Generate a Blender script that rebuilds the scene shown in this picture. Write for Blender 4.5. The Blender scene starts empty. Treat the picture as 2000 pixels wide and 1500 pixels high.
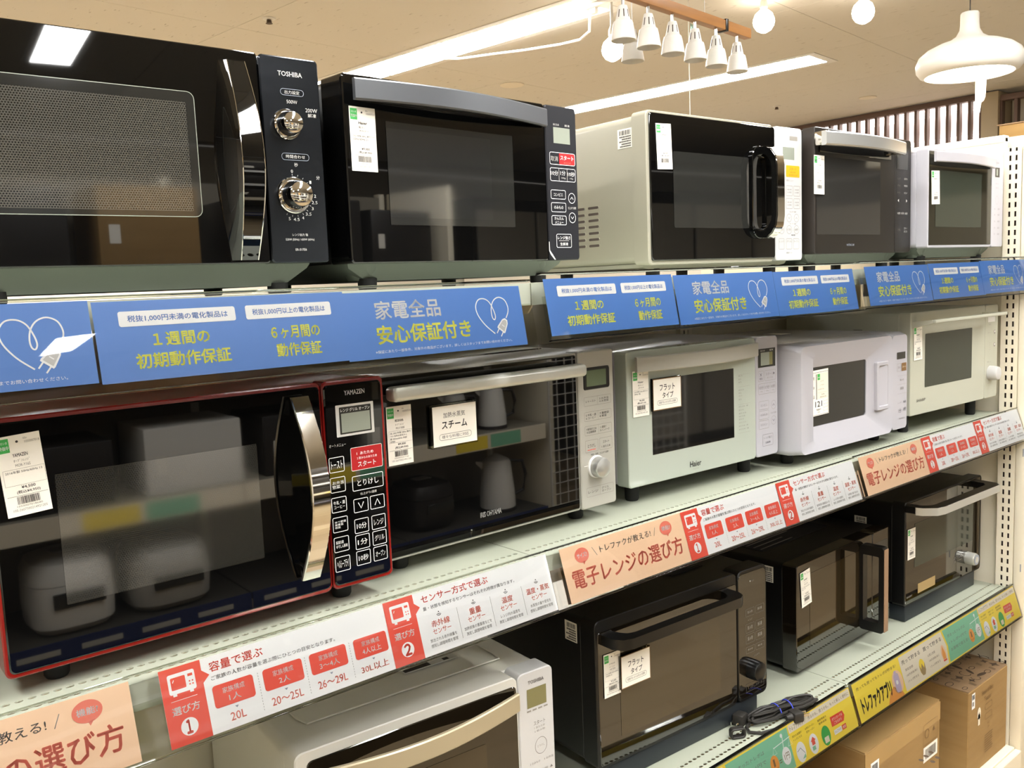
import bpy, bmesh, math, random
from mathutils import Matrix, Vector
R = random.Random(7)
SC = bpy.context.scene
COL = SC.collection
PI = math.pi

# ------------------------------------------------------------------ camera, light, exposure
cd = bpy.data.cameras.new('camera')
cam = bpy.data.objects.new('camera', cd); COL.objects.link(cam); SC.camera = cam
yaw, pitch, roll = 0.8693, -0.1124, 0.0406
fw = Vector((math.cos(pitch)*math.cos(yaw), math.cos(pitch)*math.sin(yaw), math.sin(pitch)))
rt = Vector((math.sin(yaw), -math.cos(yaw), 0)); dn = fw.cross(rt)
cx = math.cos(roll)*rt + math.sin(roll)*dn
cy = -math.sin(roll)*rt + math.cos(roll)*dn
cam.matrix_world = Matrix(((cx.x, -cy.x, -fw.x, -0.8753), (cx.y, -cy.y, -fw.y, -0.9491),
                           (cx.z, -cy.z, -fw.z, 1.4866), (0, 0, 0, 1)))
cd.sensor_width = 36.0; cd.lens = 1750.15/2000*36.0; cd.clip_start = .02; cd.clip_end = 60

SC.view_settings.view_transform = 'Standard'; SC.view_settings.look = 'None'
SC.view_settings.exposure = 2.1; SC.view_settings.gamma = 1.0
SC.view_settings.use_curve_mapping = False
w = bpy.data.worlds.new('world'); SC.world = w; w.use_nodes = True
w.node_tree.nodes['Background'].inputs[0].default_value = (1, .93, .84, 1)
w.node_tree.nodes['Background'].inputs[1].default_value = .25
SC.cycles.max_bounces = 8; SC.cycles.transparent_max_bounces = 12
SC.cycles.glossy_bounces = 4; SC.cycles.caustics_reflective = False; SC.cycles.caustics_refractive = False
SC.cycles.sample_clamp_indirect = 6

TUBE = 13.0       # emission of the ceiling tube strips
BULB = 5.0

# ------------------------------------------------------------------ materials
def lin(h):
    h = h.lstrip('#'); out = []
    for i in (0, 2, 4):
        c = int(h[i:i+2], 16)/255
        out.append(c/12.92 if c <= .04045 else ((c+.055)/1.055)**2.4)
    return (*out, 1)
MATS = {}
def mat(name, col='#808080', rough=.5, metal=0., ior=1.5, spec=.5, emit=0, coat=0., noise=None, bump=None):
    if name in MATS: return MATS[name]
    m = bpy.data.materials.new(name); m.use_nodes = True; MATS[name] = m
    nt = m.node_tree; b = nt.nodes['Principled BSDF']
    b.inputs['Base Color'].default_value = lin(col); b.inputs['Roughness'].default_value = rough
    b.inputs['Metallic'].default_value = metal; b.inputs['IOR'].default_value = ior
    b.inputs['Specular IOR Level'].default_value = spec; b.inputs['Coat Weight'].default_value = coat
    if emit:
        b.inputs['Emission Color'].default_value = lin(col); b.inputs['Emission Strength'].default_value = emit
    m.diffuse_color = lin(col)
    if noise or bump:
        tc = nt.nodes.new('ShaderNodeTexCoord')
    if noise:      # (scale, second colour, contrast low, high, stretch)
        sc, c2, lo, hi, st = noise
        mp = nt.nodes.new('ShaderNodeMapping'); mp.inputs['Scale'].default_value = st
        n = nt.nodes.new('ShaderNodeTexNoise'); n.inputs['Scale'].default_value = sc; n.inputs['Detail'].default_value = 4
        r = nt.nodes.new('ShaderNodeValToRGB'); r.color_ramp.elements[0].position = lo; r.color_ramp.elements[1].position = hi
        r.color_ramp.elements[0].color = lin(col); r.color_ramp.elements[1].color = lin(c2)
        nt.links.new(tc.outputs['Object'], mp.inputs[0]); nt.links.new(mp.outputs[0], n.inputs['Vector'])
        nt.links.new(n.outputs['Fac'], r.inputs[0]); nt.links.new(r.outputs[0], b.inputs['Base Color'])
    if bump:       # (scale, strength, distance)
        n = nt.nodes.new('ShaderNodeTexNoise'); n.inputs['Scale'].default_value = bump[0]
        bp = nt.nodes.new('ShaderNodeBump'); bp.inputs['Strength'].default_value = bump[1]; bp.inputs['Distance'].default_value = bump[2]
        nt.links.new(tc.outputs['Object'], n.inputs['Vector']); nt.links.new(n.outputs['Fac'], bp.inputs['Height'])
        nt.links.new(bp.outputs[0], b.inputs['Normal'])
    return m

def dots_mat(name, col, dot, pitch=.0021, rad=.28, rough=.05, ior=1.7):
    """dark door glass over a perforated screen: fine dot grain"""
    m = mat(name, col, rough, ior=ior); nt = m.node_tree; b = nt.nodes['Principled BSDF']
    tc = nt.nodes.new('ShaderNodeTexCoord'); sp = nt.nodes.new('ShaderNodeSeparateXYZ')
    nt.links.new(tc.outputs['Object'], sp.inputs[0])
    def M(op, a, b_=None):
        n = nt.nodes.new('ShaderNodeMath'); n.operation = op
        for i, v in enumerate((a, b_)):
            if v is None: continue
            if isinstance(v, (int, float)): n.inputs[i].default_value = v
            else: nt.links.new(v, n.inputs[i])
        return n.outputs[0]
    zz = M('DIVIDE', sp.outputs[2], pitch*.866); row = M('FLOOR', zz)
    off = M('MULTIPLY', M('MODULO', row, 2.), .5)
    xx = M('ADD', M('DIVIDE', sp.outputs[0], pitch), off)
    fx = M('SUBTRACT', M('FRACT', xx), .5); fz = M('SUBTRACT', M('FRACT', zz), .5)
    d = M('SQRT', M('ADD', M('MULTIPLY', fx, fx), M('MULTIPLY', fz, fz)))
    f = M('LESS_THAN', d, rad)
    mx = nt.nodes.new('ShaderNodeMix'); mx.data_type = 'RGBA'
    mx.inputs[6].default_value = lin(dot); mx.inputs[7].default_value = lin(col)
    nt.links.new(f, mx.inputs[0]); nt.links.new(mx.outputs[2], b.inputs['Base Color'])
    return m

def clear_mat(name, tint='#ffffff', wav=0.0, ior=1.5, rough=.02):
    m = bpy.data.materials.new(name); m.use_nodes = True; MATS[name] = m
    nt = m.node_tree; nt.nodes.clear()
    o = nt.nodes.new('ShaderNodeOutputMaterial'); t = nt.nodes.new('ShaderNodeBsdfTransparent'); g = nt.nodes.new('ShaderNodeBsdfGlossy')
    t.inputs[0].default_value = lin(tint); g.inputs['Roughness'].default_value = rough
    fr = nt.nodes.new('ShaderNodeFresnel'); fr.inputs[0].default_value = ior
    mx = nt.nodes.new('ShaderNodeMixShader')
    nt.links.new(fr.outputs[0], mx.inputs[0]); nt.links.new(t.outputs[0], mx.inputs[1]); nt.links.new(g.outputs[0], mx.inputs[2])
    nt.links.new(mx.outputs[0], o.inputs[0])
    if wav:
        tc = nt.nodes.new('ShaderNodeTexCoord'); n = nt.nodes.new('ShaderNodeTexNoise'); n.inputs['Scale'].default_value = 7
        n.inputs['Detail'].default_value = 0
        bp = nt.nodes.new('ShaderNodeBump'); bp.inputs['Strength'].default_value = 1; bp.inputs['Distance'].default_value = wav
        nt.links.new(tc.outputs['Object'], n.inputs['Vector']); nt.links.new(n.outputs['Fac'], bp.inputs['Height'])
        nt.links.new(bp.outputs[0], g.inputs['Normal'])
    return m

mat('black_gloss', '#060606', .02, ior=1.7); mat('black_plastic', '#0b0a0a', .28); mat('black_satin', '#060505', .42)
mat('black_metal', '#0a0a0a', .35, noise=(400, '#101010', .4, .6, (1, 1, 1)))
mat('rubber', '#101010', .7); mat('dark_slate', '#1a1a1f', .5, spec=.2); mat('brown_black', '#1c1916', .3)
mat('bronze_glass', '#15100a', .04, ior=1.95); mat('bronze_window', '#2c2314', .05, ior=1.9)
mat('cream_paint', '#9a9687', .25); mat('shelf_paint', '#b0b4a3', .42, noise=(6, '#a9ad9c', .3, .7, (1, 1, 1)))
mat('panel_paint', '#efe6d0', .5); mat('back_paint', '#dbd3be', .55)
mat('white_plastic', '#c3c2c1', .3); mat('white_gloss', '#acb2a6', .08, ior=1.6); mat('lilac_white', '#b0aeb4', .22)
mat('cream_white', '#b4b4a4', .25); mat('warm_silver', '#a6a399', .34); mat('satin_silver', '#c9c8c0', .28, metal=.5)
mat('silver_band', '#55575b', .35, metal=.4); mat('pale_silver', '#d6d3ca', .34); mat('champagne', '#b3a78c', .35, metal=.4); mat('light_metal', '#cfd0ce', .28, metal=.8)
mat('chrome', '#e8e4dc', .06, metal=1.); mat('pan_metal', '#6e756b', .45, metal=.3); mat('red_paint', '#841812', .2, coat=.3)
mat('lcd', '#8f9488', .2); mat('lcd_green', '#5f6b52', .2); mat('lcd_dark', '#33322e', .15); mat('lcd_olive', '#7b7650', .2)
mat('grey_glass', '#2e2d2b', .07, ior=1.6); mat('window_dark', '#121212', .04, ior=1.8); mat('window_mid', '#242422', .05, ior=1.8)
mat('window_green', '#383c33', .08); mat('olive_glass', '#1f1e15', .08); mat('taupe', '#2c2723', .3)
mat('steel_dark', '#34373c', .2, metal=.85, bump=(30, .25, .002)); mat('tray_steel', '#33383d', .35, metal=.5)
mat('copper', '#a5866c', .35, metal=.4); mat('cardboard', '#a08050', .8, noise=(5, '#957546', .3, .7, (1, 1, 8)))
mat('cardboard_flap', '#94785a', .6, noise=(9, '#856b4e', .4, .6, (1, 1, 1))); mat('tape', '#ad8b56', .18, coat=.6)
mat('wood_orange', '#9c6a35', .45, noise=(4, '#8a5b2b', .35, .7, (1, 12, 12)))
mat('lamp_white', '#d5d2cb', .4); mat('slat_brown', '#5b463c', .6); mat('backing_pink', '#cfc4c2', .7); mat('column_paint', '#a89a82', .7)
mat('tube_glow', '#fcfcfa', .5, emit=TUBE); mat('bulb_glow', '#fff1dc', .5, emit=BULB); mat('lamp_inner_glow', '#fff0d8', .5, emit=6)
mat('paper', '#f4efe4', .55); mat('paper_warm', '#f0e6d2', .55); mat('ink', '#2a2626', .6); mat('ink_grey', '#77726d', .6); mat('ink_light', '#8c877f', .6)
mat('print_white', '#f4f4f2', .5); mat('print_silver', '#c9c7c2', .4); mat('print_blue', '#5583cc', .4); mat('print_yellow', '#fbfb6c', .5)
mat('print_red', '#e8523f', .45); mat('print_coral', '#e87a64', .45); mat('print_peach', '#f8cfa8', .5); mat('print_green', '#3fae52', .5)
mat('sign_yellow', '#ffe34c', .5); mat('sign_mint', '#86c9a4', .5); mat('sign_cream', '#f1e6cf', .5); mat('print_grey', '#8f95a0', .5)
mat('sign_lilac', '#c9b7cf', .5); mat('sign_orange', '#f2a24a', .5); mat('sign_brown', '#a48a5c', .5); mat('start_red', '#a81c20', .35); mat('start_orange', '#e0a516', .4)
mat('print_brown', '#7a5c38', .7); mat('print_brown_dark', '#4a3a2a', .7); mat('elastic_blue', '#3846c8', .5); mat('cord_black', '#26231f', .55)
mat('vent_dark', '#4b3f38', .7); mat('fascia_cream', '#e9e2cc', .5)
clear_mat('clear_cover', '#ffffff', wav=.0022, ior=1.42); clear_mat('clear_edge', '#e6e8dd', ior=1.6)
dots_mat('mesh_grey', '#141412', '#4a4842', .0030, .33, ior=1.8); dots_mat('mesh_dark', '#080808', '#2e2d29', .0026, .33, ior=1.95); dots_mat('mesh_faint', '#101010', '#2b2b2a', .0024, .33, ior=1.95)

# ------------------------------------------------------------------ mesh helper
class B:
    """collects shapes; .build links them as ONE mesh object"""
    def __init__(s): s.bm = bmesh.new(); s.mats = []; s.mi = 0
    def m(s, name):
        if name not in s.mats: s.mats.append(name)
        s.mi = s.mats.index(name); return s
    def poly(s, pts):
        f = s.bm.faces.new([s.bm.verts.new(p) for p in pts]); f.material_index = s.mi; return f
    def box(s, x0, y0, z0, x1, y1, z1, bev=0., seg=2):
        g = bmesh.ops.create_cube(s.bm, size=1.)
        vs = g['verts']
        for v in vs: v.co = Vector(((x0+x1)/2+v.co.x*(x1-x0), (y0+y1)/2+v.co.y*(y1-y0), (z0+z1)/2+v.co.z*(z1-z0)))
        fs = {f for v in vs for f in v.link_faces}
        for f in fs: f.material_index = s.mi
        if bev:
            es = list({e for v in vs for e in v.link_edges})
            r = bmesh.ops.bevel(s.bm, geom=es, offset=bev, segments=seg, profile=.5, affect='EDGES')
            for f in r['faces']: f.material_index = s.mi
        return s
    def loft(s, rings, cap0=True, cap1=True, closed=False):
        rv = [[s.bm.verts.new(p) for p in r] for r in rings]; n = len(rv[0])
        prs = list(zip(rv, rv[1:])) + ([(rv[-1], rv[0])] if closed else [])
        for a, b in prs:
            for i in range(n):
                f = s.bm.faces.new((a[i], a[(i+1) % n], b[(i+1) % n], b[i])); f.material_index = s.mi
        if not closed:
            if cap0: f = s.bm.faces.new(rv[0][::-1]); f.material_index = s.mi
            if cap1: f = s.bm.faces.new(rv[-1]); f.material_index = s.mi
        return s
    def lathe(s, prof, c=(0, 0, 0), axis='z', n=24, cap=True):
        rings = []
        for r, h in prof:
            ring = []
            for k in range(n):
                a = 2*PI*k/n; u, v = r*math.cos(a), r*math.sin(a)
                p = {'z': (u, v, h), 'y': (u, -h, v), 'x': (h, u, v)}[axis]
                ring.append((c[0]+p[0], c[1]+p[1], c[2]+p[2]))
            rings.append(ring)
        return s.loft(rings, cap, cap)
    def tube(s, pts, r, n=8, closed=False, flat=1.0):
        pts = [Vector(p) for p in pts]; rings = []; up = Vector((0, 0, 1))
        for i, p in enumerate(pts):
            a = pts[i-1] if (i or closed) else p; b = pts[(i+1) % len(pts)] if (i < len(pts)-1 or closed) else p
            t = (b-a).normalized(); u = t.cross(up)
            if u.length < .05: u = t.cross(Vector((1, 0, 0)))
            u.normalize(); v = u.cross(t)
            rings.append([p + u*r*math.cos(2*PI*k/n) + v*r*flat*math.sin(2*PI*k/n) for k in range(n)])
        return s.loft(rings, True, True, closed)
    def slab(s, pts, y0, y1, c=.0015):
        """outline in xz, front at y0 (chamfered by c), back at y1"""
        cxm = sum(p[0] for p in pts)/len(pts); czm = sum(p[1] for p in pts)/len(pts)
        w = max(abs(p[0]-cxm) for p in pts); h = max(abs(p[1]-czm) for p in pts)
        fx, fz = max(0, 1-c/max(w, 1e-6)), max(0, 1-c/max(h, 1e-6))
        r0 = [(cxm+(x-cxm)*fx, y0, czm+(z-czm)*fz) for x, z in pts]
        r1 = [(x, y0+c, z) for x, z in pts]; r2 = [(x, y1, z) for x, z in pts]
        return s.loft([r0, r1, r2])
    def ring(s, outer, inner, y0, y1, c=.0012):
        n = len(outer)
        def sh(pts, k):
            cxm = sum(p[0] for p in pts)/n; czm = sum(p[1] for p in pts)/n
            w = max(abs(p[0]-cxm) for p in pts); h = max(abs(p[1]-czm) for p in pts)
            return [(cxm+(x-cxm)*(1+k/w), czm+(z-czm)*(1+k/h)) for x, z in pts]
        o0 = [(x, y0, z) for x, z in sh(outer, -c)]; o1 = [(x, y0+c, z) for x, z in outer]; o2 = [(x, y1, z) for x, z in outer]
        i0 = [(x, y0, z) for x, z in sh(inner, c)]; i1 = [(x, y0+c, z) for x, z in inner]; i2 = [(x, y1, z) for x, z in inner]
        return s.loft([o2, o1, o0, i0, i1, i2], closed=True)
    def build(s, name, parent=None, smooth=35, loc=None):
        me = bpy.data.meshes.new(name)
        bmesh.ops.recalc_face_normals(s.bm, faces=s.bm.faces)
        s.bm.to_mesh(me); s.bm.free()
        for k in s.mats: me.materials.append(MATS[k])
        if smooth:
            me.shade_smooth(); me.set_sharp_from_angle(angle=math.radians(smooth))
        o = bpy.data.objects.new(name, me); COL.objects.link(o)
        if parent is not None: o.parent = parent
        if loc: o.location = loc
        return o

def rr(x0, z0, x1, z1, r=.004, n=4):
    r = min(r, (x1-x0)/2-1e-5, (z1-z0)/2-1e-5); out = []
    for cx_, cz_, a0 in ((x1-r, z1-r, 0), (x0+r, z1-r, 90), (x0+r, z0+r, 180), (x1-r, z0+r, 270)):
        for k in range(n+1):
            a = math.radians(a0+90*k/n); out.append((cx_+r*math.cos(a), cz_+r*math.sin(a)))
    return out
def stad(x0, z0, x1, z1, n=8): return rr(x0, z0, x1, z1, min(x1-x0, z1-z0)/2, n)
def circ(cx_, cz_, r, n=24, rz=None): return [(cx_+r*math.cos(2*PI*k/n), cz_+(rz or r)*math.sin(2*PI*k/n)) for k in range(n)]

def thing(name, label, cat, loc=(0, 0, 0), rz=0, group=None, rx=0):
    o = bpy.data.objects.new(name, None); COL.objects.link(o); o.empty_display_size = .05
    o.location = loc; o.rotation_euler = (rx, 0, rz); o['label'] = label; o['category'] = cat
    if group: o['group'] = group
    return o
def tag(o, label, cat, group=None):
    o['label'] = label; o['category'] = cat
    if group: o['group'] = group
    return o
def struct(o): o['kind'] = 'structure'; return o
def dup(root, loc=None, rz=None, label=None, group=None):
    r = root.copy(); COL.objects.link(r)
    if loc: r.location = loc
    if rz is not None: r.rotation_euler = (root.rotation_euler[0], 0, rz)
    if label: r['label'] = label
    if group: r['group'] = group
    for ch in list(root.children):
        c = ch.copy(); COL.objects.link(c); c.parent = r
        for g in list(ch.children):
            d = g.copy(); COL.objects.link(d); d.parent = c
    return r

# ------------------------------------------------------------------ flat print: lettering and marks
_TX = {}
def glyphs(txt, bold):
    k = (txt, bold)
    if k not in _TX:
        c = bpy.data.curves.new('t', 'FONT'); c.body = txt; c.resolution_u = 2; c.offset = bold; c.align_x = 'LEFT'
        c.space_line = 1.1
        o = bpy.data.objects.new('t', c); m = bpy.data.meshes.new_from_object(o)
        vs = [(v.co.x, v.co.y) for v in m.vertices]; fs = [tuple(p.vertices) for p in m.polygons]
        bpy.data.meshes.remove(m); bpy.data.objects.remove(o); bpy.data.curves.remove(c)
        xs = [v[0] for v in vs] or [0, 1]; ys = [v[1] for v in vs] or [0, 1]
        _TX[k] = (vs, fs, min(xs), min(ys), max(xs), max(ys))
    return _TX[k]
class P:
    """artwork on the plane y = y0 of the local frame, facing -y; each layer sits a hair proud"""
    def __init__(s, y0=0., step=.00025): s.v = []; s.f = []; s.fm = []; s.mats = []; s.y0 = y0; s.st = step; s.T = None
    def _m(s, n):
        if n not in s.mats: s.mats.append(n)
        return s.mats.index(n)
    def raw(s, vs, fs, m, L):
        b = len(s.v); y = s.y0 - s.st*L
        for x, z in vs:
            if s.T: x, z = s.T(x, z)
            s.v.append((x, y, z))
        mi = s._m(m)
        for f in fs: s.f.append(tuple(b+i for i in f)); s.fm.append(mi)
        return s
    def poly(s, pts, m, L=1): return s.raw(pts, [tuple(range(len(pts)))], m, L)
    def rect(s, x0, z0, x1, z1, m, L=1, r=0): return s.poly(rr(x0, z0, x1, z1, r) if r else [(x0, z0), (x1, z0), (x1, z1), (x0, z1)], m, L)
    def frame(s, x0, z0, x1, z1, m, L=1, t=.0006, r=.002):
        a, b = rr(x0, z0, x1, z1, r), rr(x0+t, z0+t, x1-t, z1-t, max(r-t, .0003)); n = len(a)
        return s.raw(a+b, [(i, (i+1) % n, n+(i+1) % n, n+i) for i in range(n)], m, L)
    def oval(s, cx_, cz_, r, m, L=1, t=.0006, rz=None):
        a = circ(cx_, cz_, r, 24, rz); b = circ(cx_, cz_, r-t, 24, (rz or r)-t); n = 24
        return s.raw(a+b, [(i, (i+1) % n, n+(i+1) % n, n+i) for i in range(n)], m, L)
    def line(s, pts, t, m, L=1):
        vs = []; fs = []
        for i, p in enumerate(pts):
            a = Vector(pts[max(i-1, 0)]); b = Vector(pts[min(i+1, len(pts)-1)]); d = (b-a)
            d = d.normalized() if d.length else Vector((1, 0)); nn = Vector((-d.y, d.x))*t/2
            vs += [(p[0]+nn.x, p[1]+nn.y), (p[0]-nn.x, p[1]-nn.y)]
            if i: fs.append((2*i-2, 2*i-1, 2*i+1, 2*i))
        return s.raw(vs, fs, m, L)
    def text(s, t, x0, z0, x1, z1, m, L=1, bold=.0, fit=True):
        vs, fs, a, b, c, d = glyphs(t, 0)
        sx = (x1-x0)/max(c-a, 1e-6); sz = (z1-z0)/max(d-b, 1e-6)
        if not fit: sx = sz = min(sx, sz)
        ox = (x0+x1)/2 - sx*(a+c)/2; oz = (z0+z1)/2 - sz*(b+d)/2
        q = bold*1.4
        for dx, dz in (((-q, 0), (q, 0), (0, q), (0, -q)) if bold else ((0, 0),)):
            s.raw([(ox+(x+dx)*sx, oz+(z+dz)*sz) for x, z in vs], fs, m, L)
        return s
    def barcode(s, x0, z0, x1, z1, m='ink', L=1, seed=1):
        rg = random.Random(seed); x = x0; u = (x1-x0)/60
        while x < x1-u*2:
            w_ = u*rg.choice((.8, .8, 1.6, 2.2)); s.rect(x, z0, min(x+w_, x1), z1, m, L); x += w_ + u*rg.choice((.9, .9, 1.6))
        return s
    def build(s, name, parent, loc=None):
        me = bpy.data.meshes.new(name); me.from_pydata(s.v, [], s.f)
        me.polygons.foreach_set('material_index', s.fm)
        for k in s.mats: me.materials.append(MATS[k])
        o = bpy.data.objects.new(name, me); COL.objects.link(o); o.parent = parent
        if loc: o.location = loc
        return o
# ------------------------------------------------------------------ the room
CEIL = 2.70
def wood_floor():
    m = mat('floor_wood', '#b8a68a', .3); nt = m.node_tree; b = nt.nodes['Principled BSDF']
    tc = nt.nodes.new('ShaderNodeTexCoord'); br = nt.nodes.new('ShaderNodeTexBrick')
    br.inputs['Scale'].default_value = 1; br.inputs['Brick Width'].default_value = .9; br.inputs['Row Height'].default_value = .15
    br.inputs['Mortar Size'].default_value = .0015
    br.inputs['Color1'].default_value = lin('#bca888'); br.inputs['Color2'].default_value = lin('#9a8464'); br.inputs['Mortar'].default_value = lin('#6d5335')
    n = nt.nodes.new('ShaderNodeTexNoise'); mp = nt.nodes.new('ShaderNodeMapping'); mp.inputs['Scale'].default_value = (1.5, 18, 1)
    n.inputs['Scale'].default_value = 3; mx = nt.nodes.new('ShaderNodeMix'); mx.data_type = 'RGBA'; mx.blend_type = 'MULTIPLY'; mx.inputs[0].default_value = .35
    nt.links.new(tc.outputs['Object'], br.inputs[0]); nt.links.new(tc.outputs['Object'], mp.inputs[0]); nt.links.new(mp.outputs[0], n.inputs['Vector'])
    nt.links.new(br.outputs[0], mx.inputs[6]); nt.links.new(n.outputs['Fac'], mx.inputs[7]); nt.links.new(mx.outputs[2], b.inputs['Base Color'])
    return m
wood_floor()
def ceil_mat():
    m = mat('ceiling_tile', '#cfc7b9', .9); nt = m.node_tree; b = nt.nodes['Principled BSDF']
    tc = nt.nodes.new('ShaderNodeTexCoord'); mp = nt.nodes.new('ShaderNodeMapping'); mp.inputs['Scale'].default_value = (60, 14, 1)
    n = nt.nodes.new('ShaderNodeTexNoise'); n.inputs['Scale'].default_value = 1.; n.inputs['Detail'].default_value = 2
    r = nt.nodes.new('ShaderNodeValToRGB'); r.color_ramp.elements[0].position = .27; r.color_ramp.elements[1].position = .33
    r.color_ramp.elements[0].color = lin('#a8a196'); r.color_ramp.elements[1].color = lin('#cbc6bd')
    nt.links.new(tc.outputs['Object'], mp.inputs[0]); nt.links.new(mp.outputs[0], n.inputs['Vector'])
    nt.links.new(n.outputs['Fac'], r.inputs[0]); nt.links.new(r.outputs[0], b.inputs['Base Color'])
ceil_mat()
mat('wall_beige', '#ddd8cc', .8); mat('ceiling_seam', '#8f8069', .9)
X0, X1, Y0, Y1 = -4.2, 10.5, -6.2, 8.2
b = B().m('floor_wood'); b.box(X0, Y0, -.06, X1, Y1, 0); struct(b.build('floor'))
b = B().m('wall_beige'); b.box(X0-.1, Y0, 0, X0, Y1, CEIL); struct(b.build('wall_left'))
b = B().m('wall_beige'); b.box(X1, Y0, 0, X1+.1, Y1, CEIL); struct(b.build('wall_right'))
b = B().m('wall_beige'); b.box(X0-.1, Y1, 0, X1+.1, Y1+.1, CEIL); struct(b.build('wall_back'))
b = B().m('wall_beige'); b.box(X0-.1, Y0-.1, 0, X1+.1, Y0, CEIL); struct(b.build('wall_front'))
# ceiling: a backing slab with tiles hung under it, narrow open joints between them
b = B().m('ceiling_seam'); b.box(X0, Y0, CEIL+.012, X1, Y1, CEIL+.08); ceiling = struct(b.build('ceiling'))
ANG = math.radians(6.3)
ca, sa = math.cos(ANG), math.sin(ANG)
tile_me = B().m('ceiling_tile').box(-.454, -.909, 0, .454, .909, .012, bev=.0015, seg=1).build('ceiling_tile', ceiling)
first = True
for i in range(-9, 16):
    for j in range(-5, 7):
        u = 1.52 + i*.91 + 0.0; v = 2.25 + j*1.82
        x = u*ca - v*sa*1 + .25; y = u*sa*1 + v*ca - .17
        if not (X0+.6 < x < X1-.6 and Y0+1.0 < y < Y1-1.0): continue
        if first: o = tile_me; first = False
        else: o = tile_me.copy(); COL.objects.link(o)
        o.location = (x, y, CEIL); o.rotation_euler = (0, 0, ANG)

# tube light strips let into the ceiling
tl = thing('ceiling_light', 'long white tube light strip above the black microwave with silver band handle', 'light', (1.99, 3.2, CEIL), ANG, 'tube light strips in the ceiling')
B().m('lamp_white').ring(rr(-.16, -1.32, .16, 1.32, .004), rr(-.115, -1.27, .115, 1.27, .004), -.006, .004).build('light_frame', tl)
tl.children[0].rotation_euler = (-PI/2, 0, 0); tl.children[0].location = (0, 0, 0)
B().m('tube_glow').box(-.115, -1.27, -.005, .115, 1.27, .004).build('diffuser', tl)
LABS = ['long white tube light strip right of the hanging white lamps, ending before the slatted screen']
SPOTS = [(3.83, 3.2)]
for x, y, lab in ((3.83, 3.2, LABS[0]),
               (-.75, 3.2, 'added fill light strip, out of view over the back of the shop, left of the picture'), (-1.7, 6.1, 'added fill light strip, out of view at the back of the shop, far left'), (.15, 6.1, 'added fill light strip, out of view at the back of the shop, left of the middle'), (1.99, 6.9, 'added fill light strip, out of view at the back of the shop, middle'), (-1.5, -.9, 'tube light strip over the aisle, left end'), (.34, -.9, 'tube light strip over the aisle in front of the shelves'), (2.2, -.9, 'tube light strip over the aisle, right of the shelves'),  # back-of-shop strips are out of view, added as fill to brighten the ceiling
               (-1.5, -4.1, 'tube light strip over the facing shelves, left'), (.32, -3.55, 'tube light strip over the facing shelves, middle')):
    o = dup(tl, (x, y, CEIL), ANG, lab)
    if y < -3: o.scale = (.8, .3, 1)

# ------------------------------------------------------------------ gondola with three shelf levels
S1, S2, S3, DECK = 1.485, 1.071, .570, .100
YF, YB = .036, .480; YS = .470
BAYS = [(-1.8, -.9), (-.9, 0.), (0., .9), (.9, 1.775)]
NAMES = ('left of the picture', 'left bay', 'centre bay', 'right bay')
for k, (a, c) in enumerate(BAYS):
    bb = B().m('back_paint'); bb.box(a+.022, YB+.004, DECK+.002, c-.022 if k < 3 else c, YB+.016, S1-.01, bev=.002, seg=1)
    tag(bb.build('back_panel'), f'cream back panel behind the microwaves, {NAMES[k]}', 'panel', 'back panels of the shelving')
def slotted_post(x, y0, y1, z0, z1, face, parent, name='upright', w=.045, pitch=.025, zphase=0):
    """upright with two columns of real slots on one face ('-x' or '-y')"""
    bb = B().m('panel_paint')
    n = int((z1-z0)/pitch); W = w
    cols = ((-.0105, -.0045), (.0045, .0105)) if face == '-y' else ((.011, .0165), (.0265, .032))
    # front face strip made of bars so that the slots are openings
    us = [0 if face == '-x' else -W/2, cols[0][0], cols[0][1], cols[1][0], cols[1][1], W if face == '-x' else W/2]
    T = .0025
    def blk(u0, u1, za, zb):
        if face == '-y': bb.box(x+u0, y0, za, x+u1, y0+T, zb)
        else: bb.box(x, y0+u0, za, x+T, y0+u1, zb)
    blk(us[0], us[1], z0, z1); blk(us[2], us[3], z0, z1); blk(us[4], us[5], z0, z1)
    for i in range(n+1):
        za = z0 + i*pitch; zb = min(za+.0105, z1)
        for q in (1, 3): blk(us[q], us[q+1], za, zb)
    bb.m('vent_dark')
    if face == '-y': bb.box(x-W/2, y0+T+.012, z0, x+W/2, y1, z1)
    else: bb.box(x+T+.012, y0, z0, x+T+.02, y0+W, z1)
    bb.m('panel_paint')
    if face == '-y':
        bb.box(x-W/2, y0+T, z0, x-W/2+T, y1, z1); bb.box(x+W/2-T, y0+T, z0, x+W/2, y1, z1)
    else:
        bb.box(x+T, y0, z0, x+.055, y0+T, z1); bb.box(x+T, y0+W-T, z0, x+.055, y0+W, z1); bb.box(x+.05, y0+T, z0, x+.055, y0+W-T, z1); bb.box(x, y0, z1, x+.055, y0+W, z1+.002)
    return bb.build(name, parent, smooth=0)
for x, nm in ((-.9, 'left of the picture'), (0., 'between the left and centre bays'), (.9, 'between the centre and right bays')):
    tag(slotted_post(x, YB-.008, YB+.028, DECK+.002, S1-.005, '-y', None, 'slotted_upright'), f'slotted cream upright {nm}', 'post', 'slotted uprights at the back')
g = thing('base_deck', 'cream steel base deck the cardboard boxes stand on', 'shelving', (0, YB, 0))
bb = B().m('panel_paint'); bb.box(-1.8, -.470, 0, 1.775, .03, DECK, bev=.002, seg=1); bb.build('deck_board', g)
bb = B().m('sign_cream'); bb.box(-1.8, -.488, .012, 1.775, -.471, DECK-.004, bev=.002, seg=1); bb.build('kick_plate', g)

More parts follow.
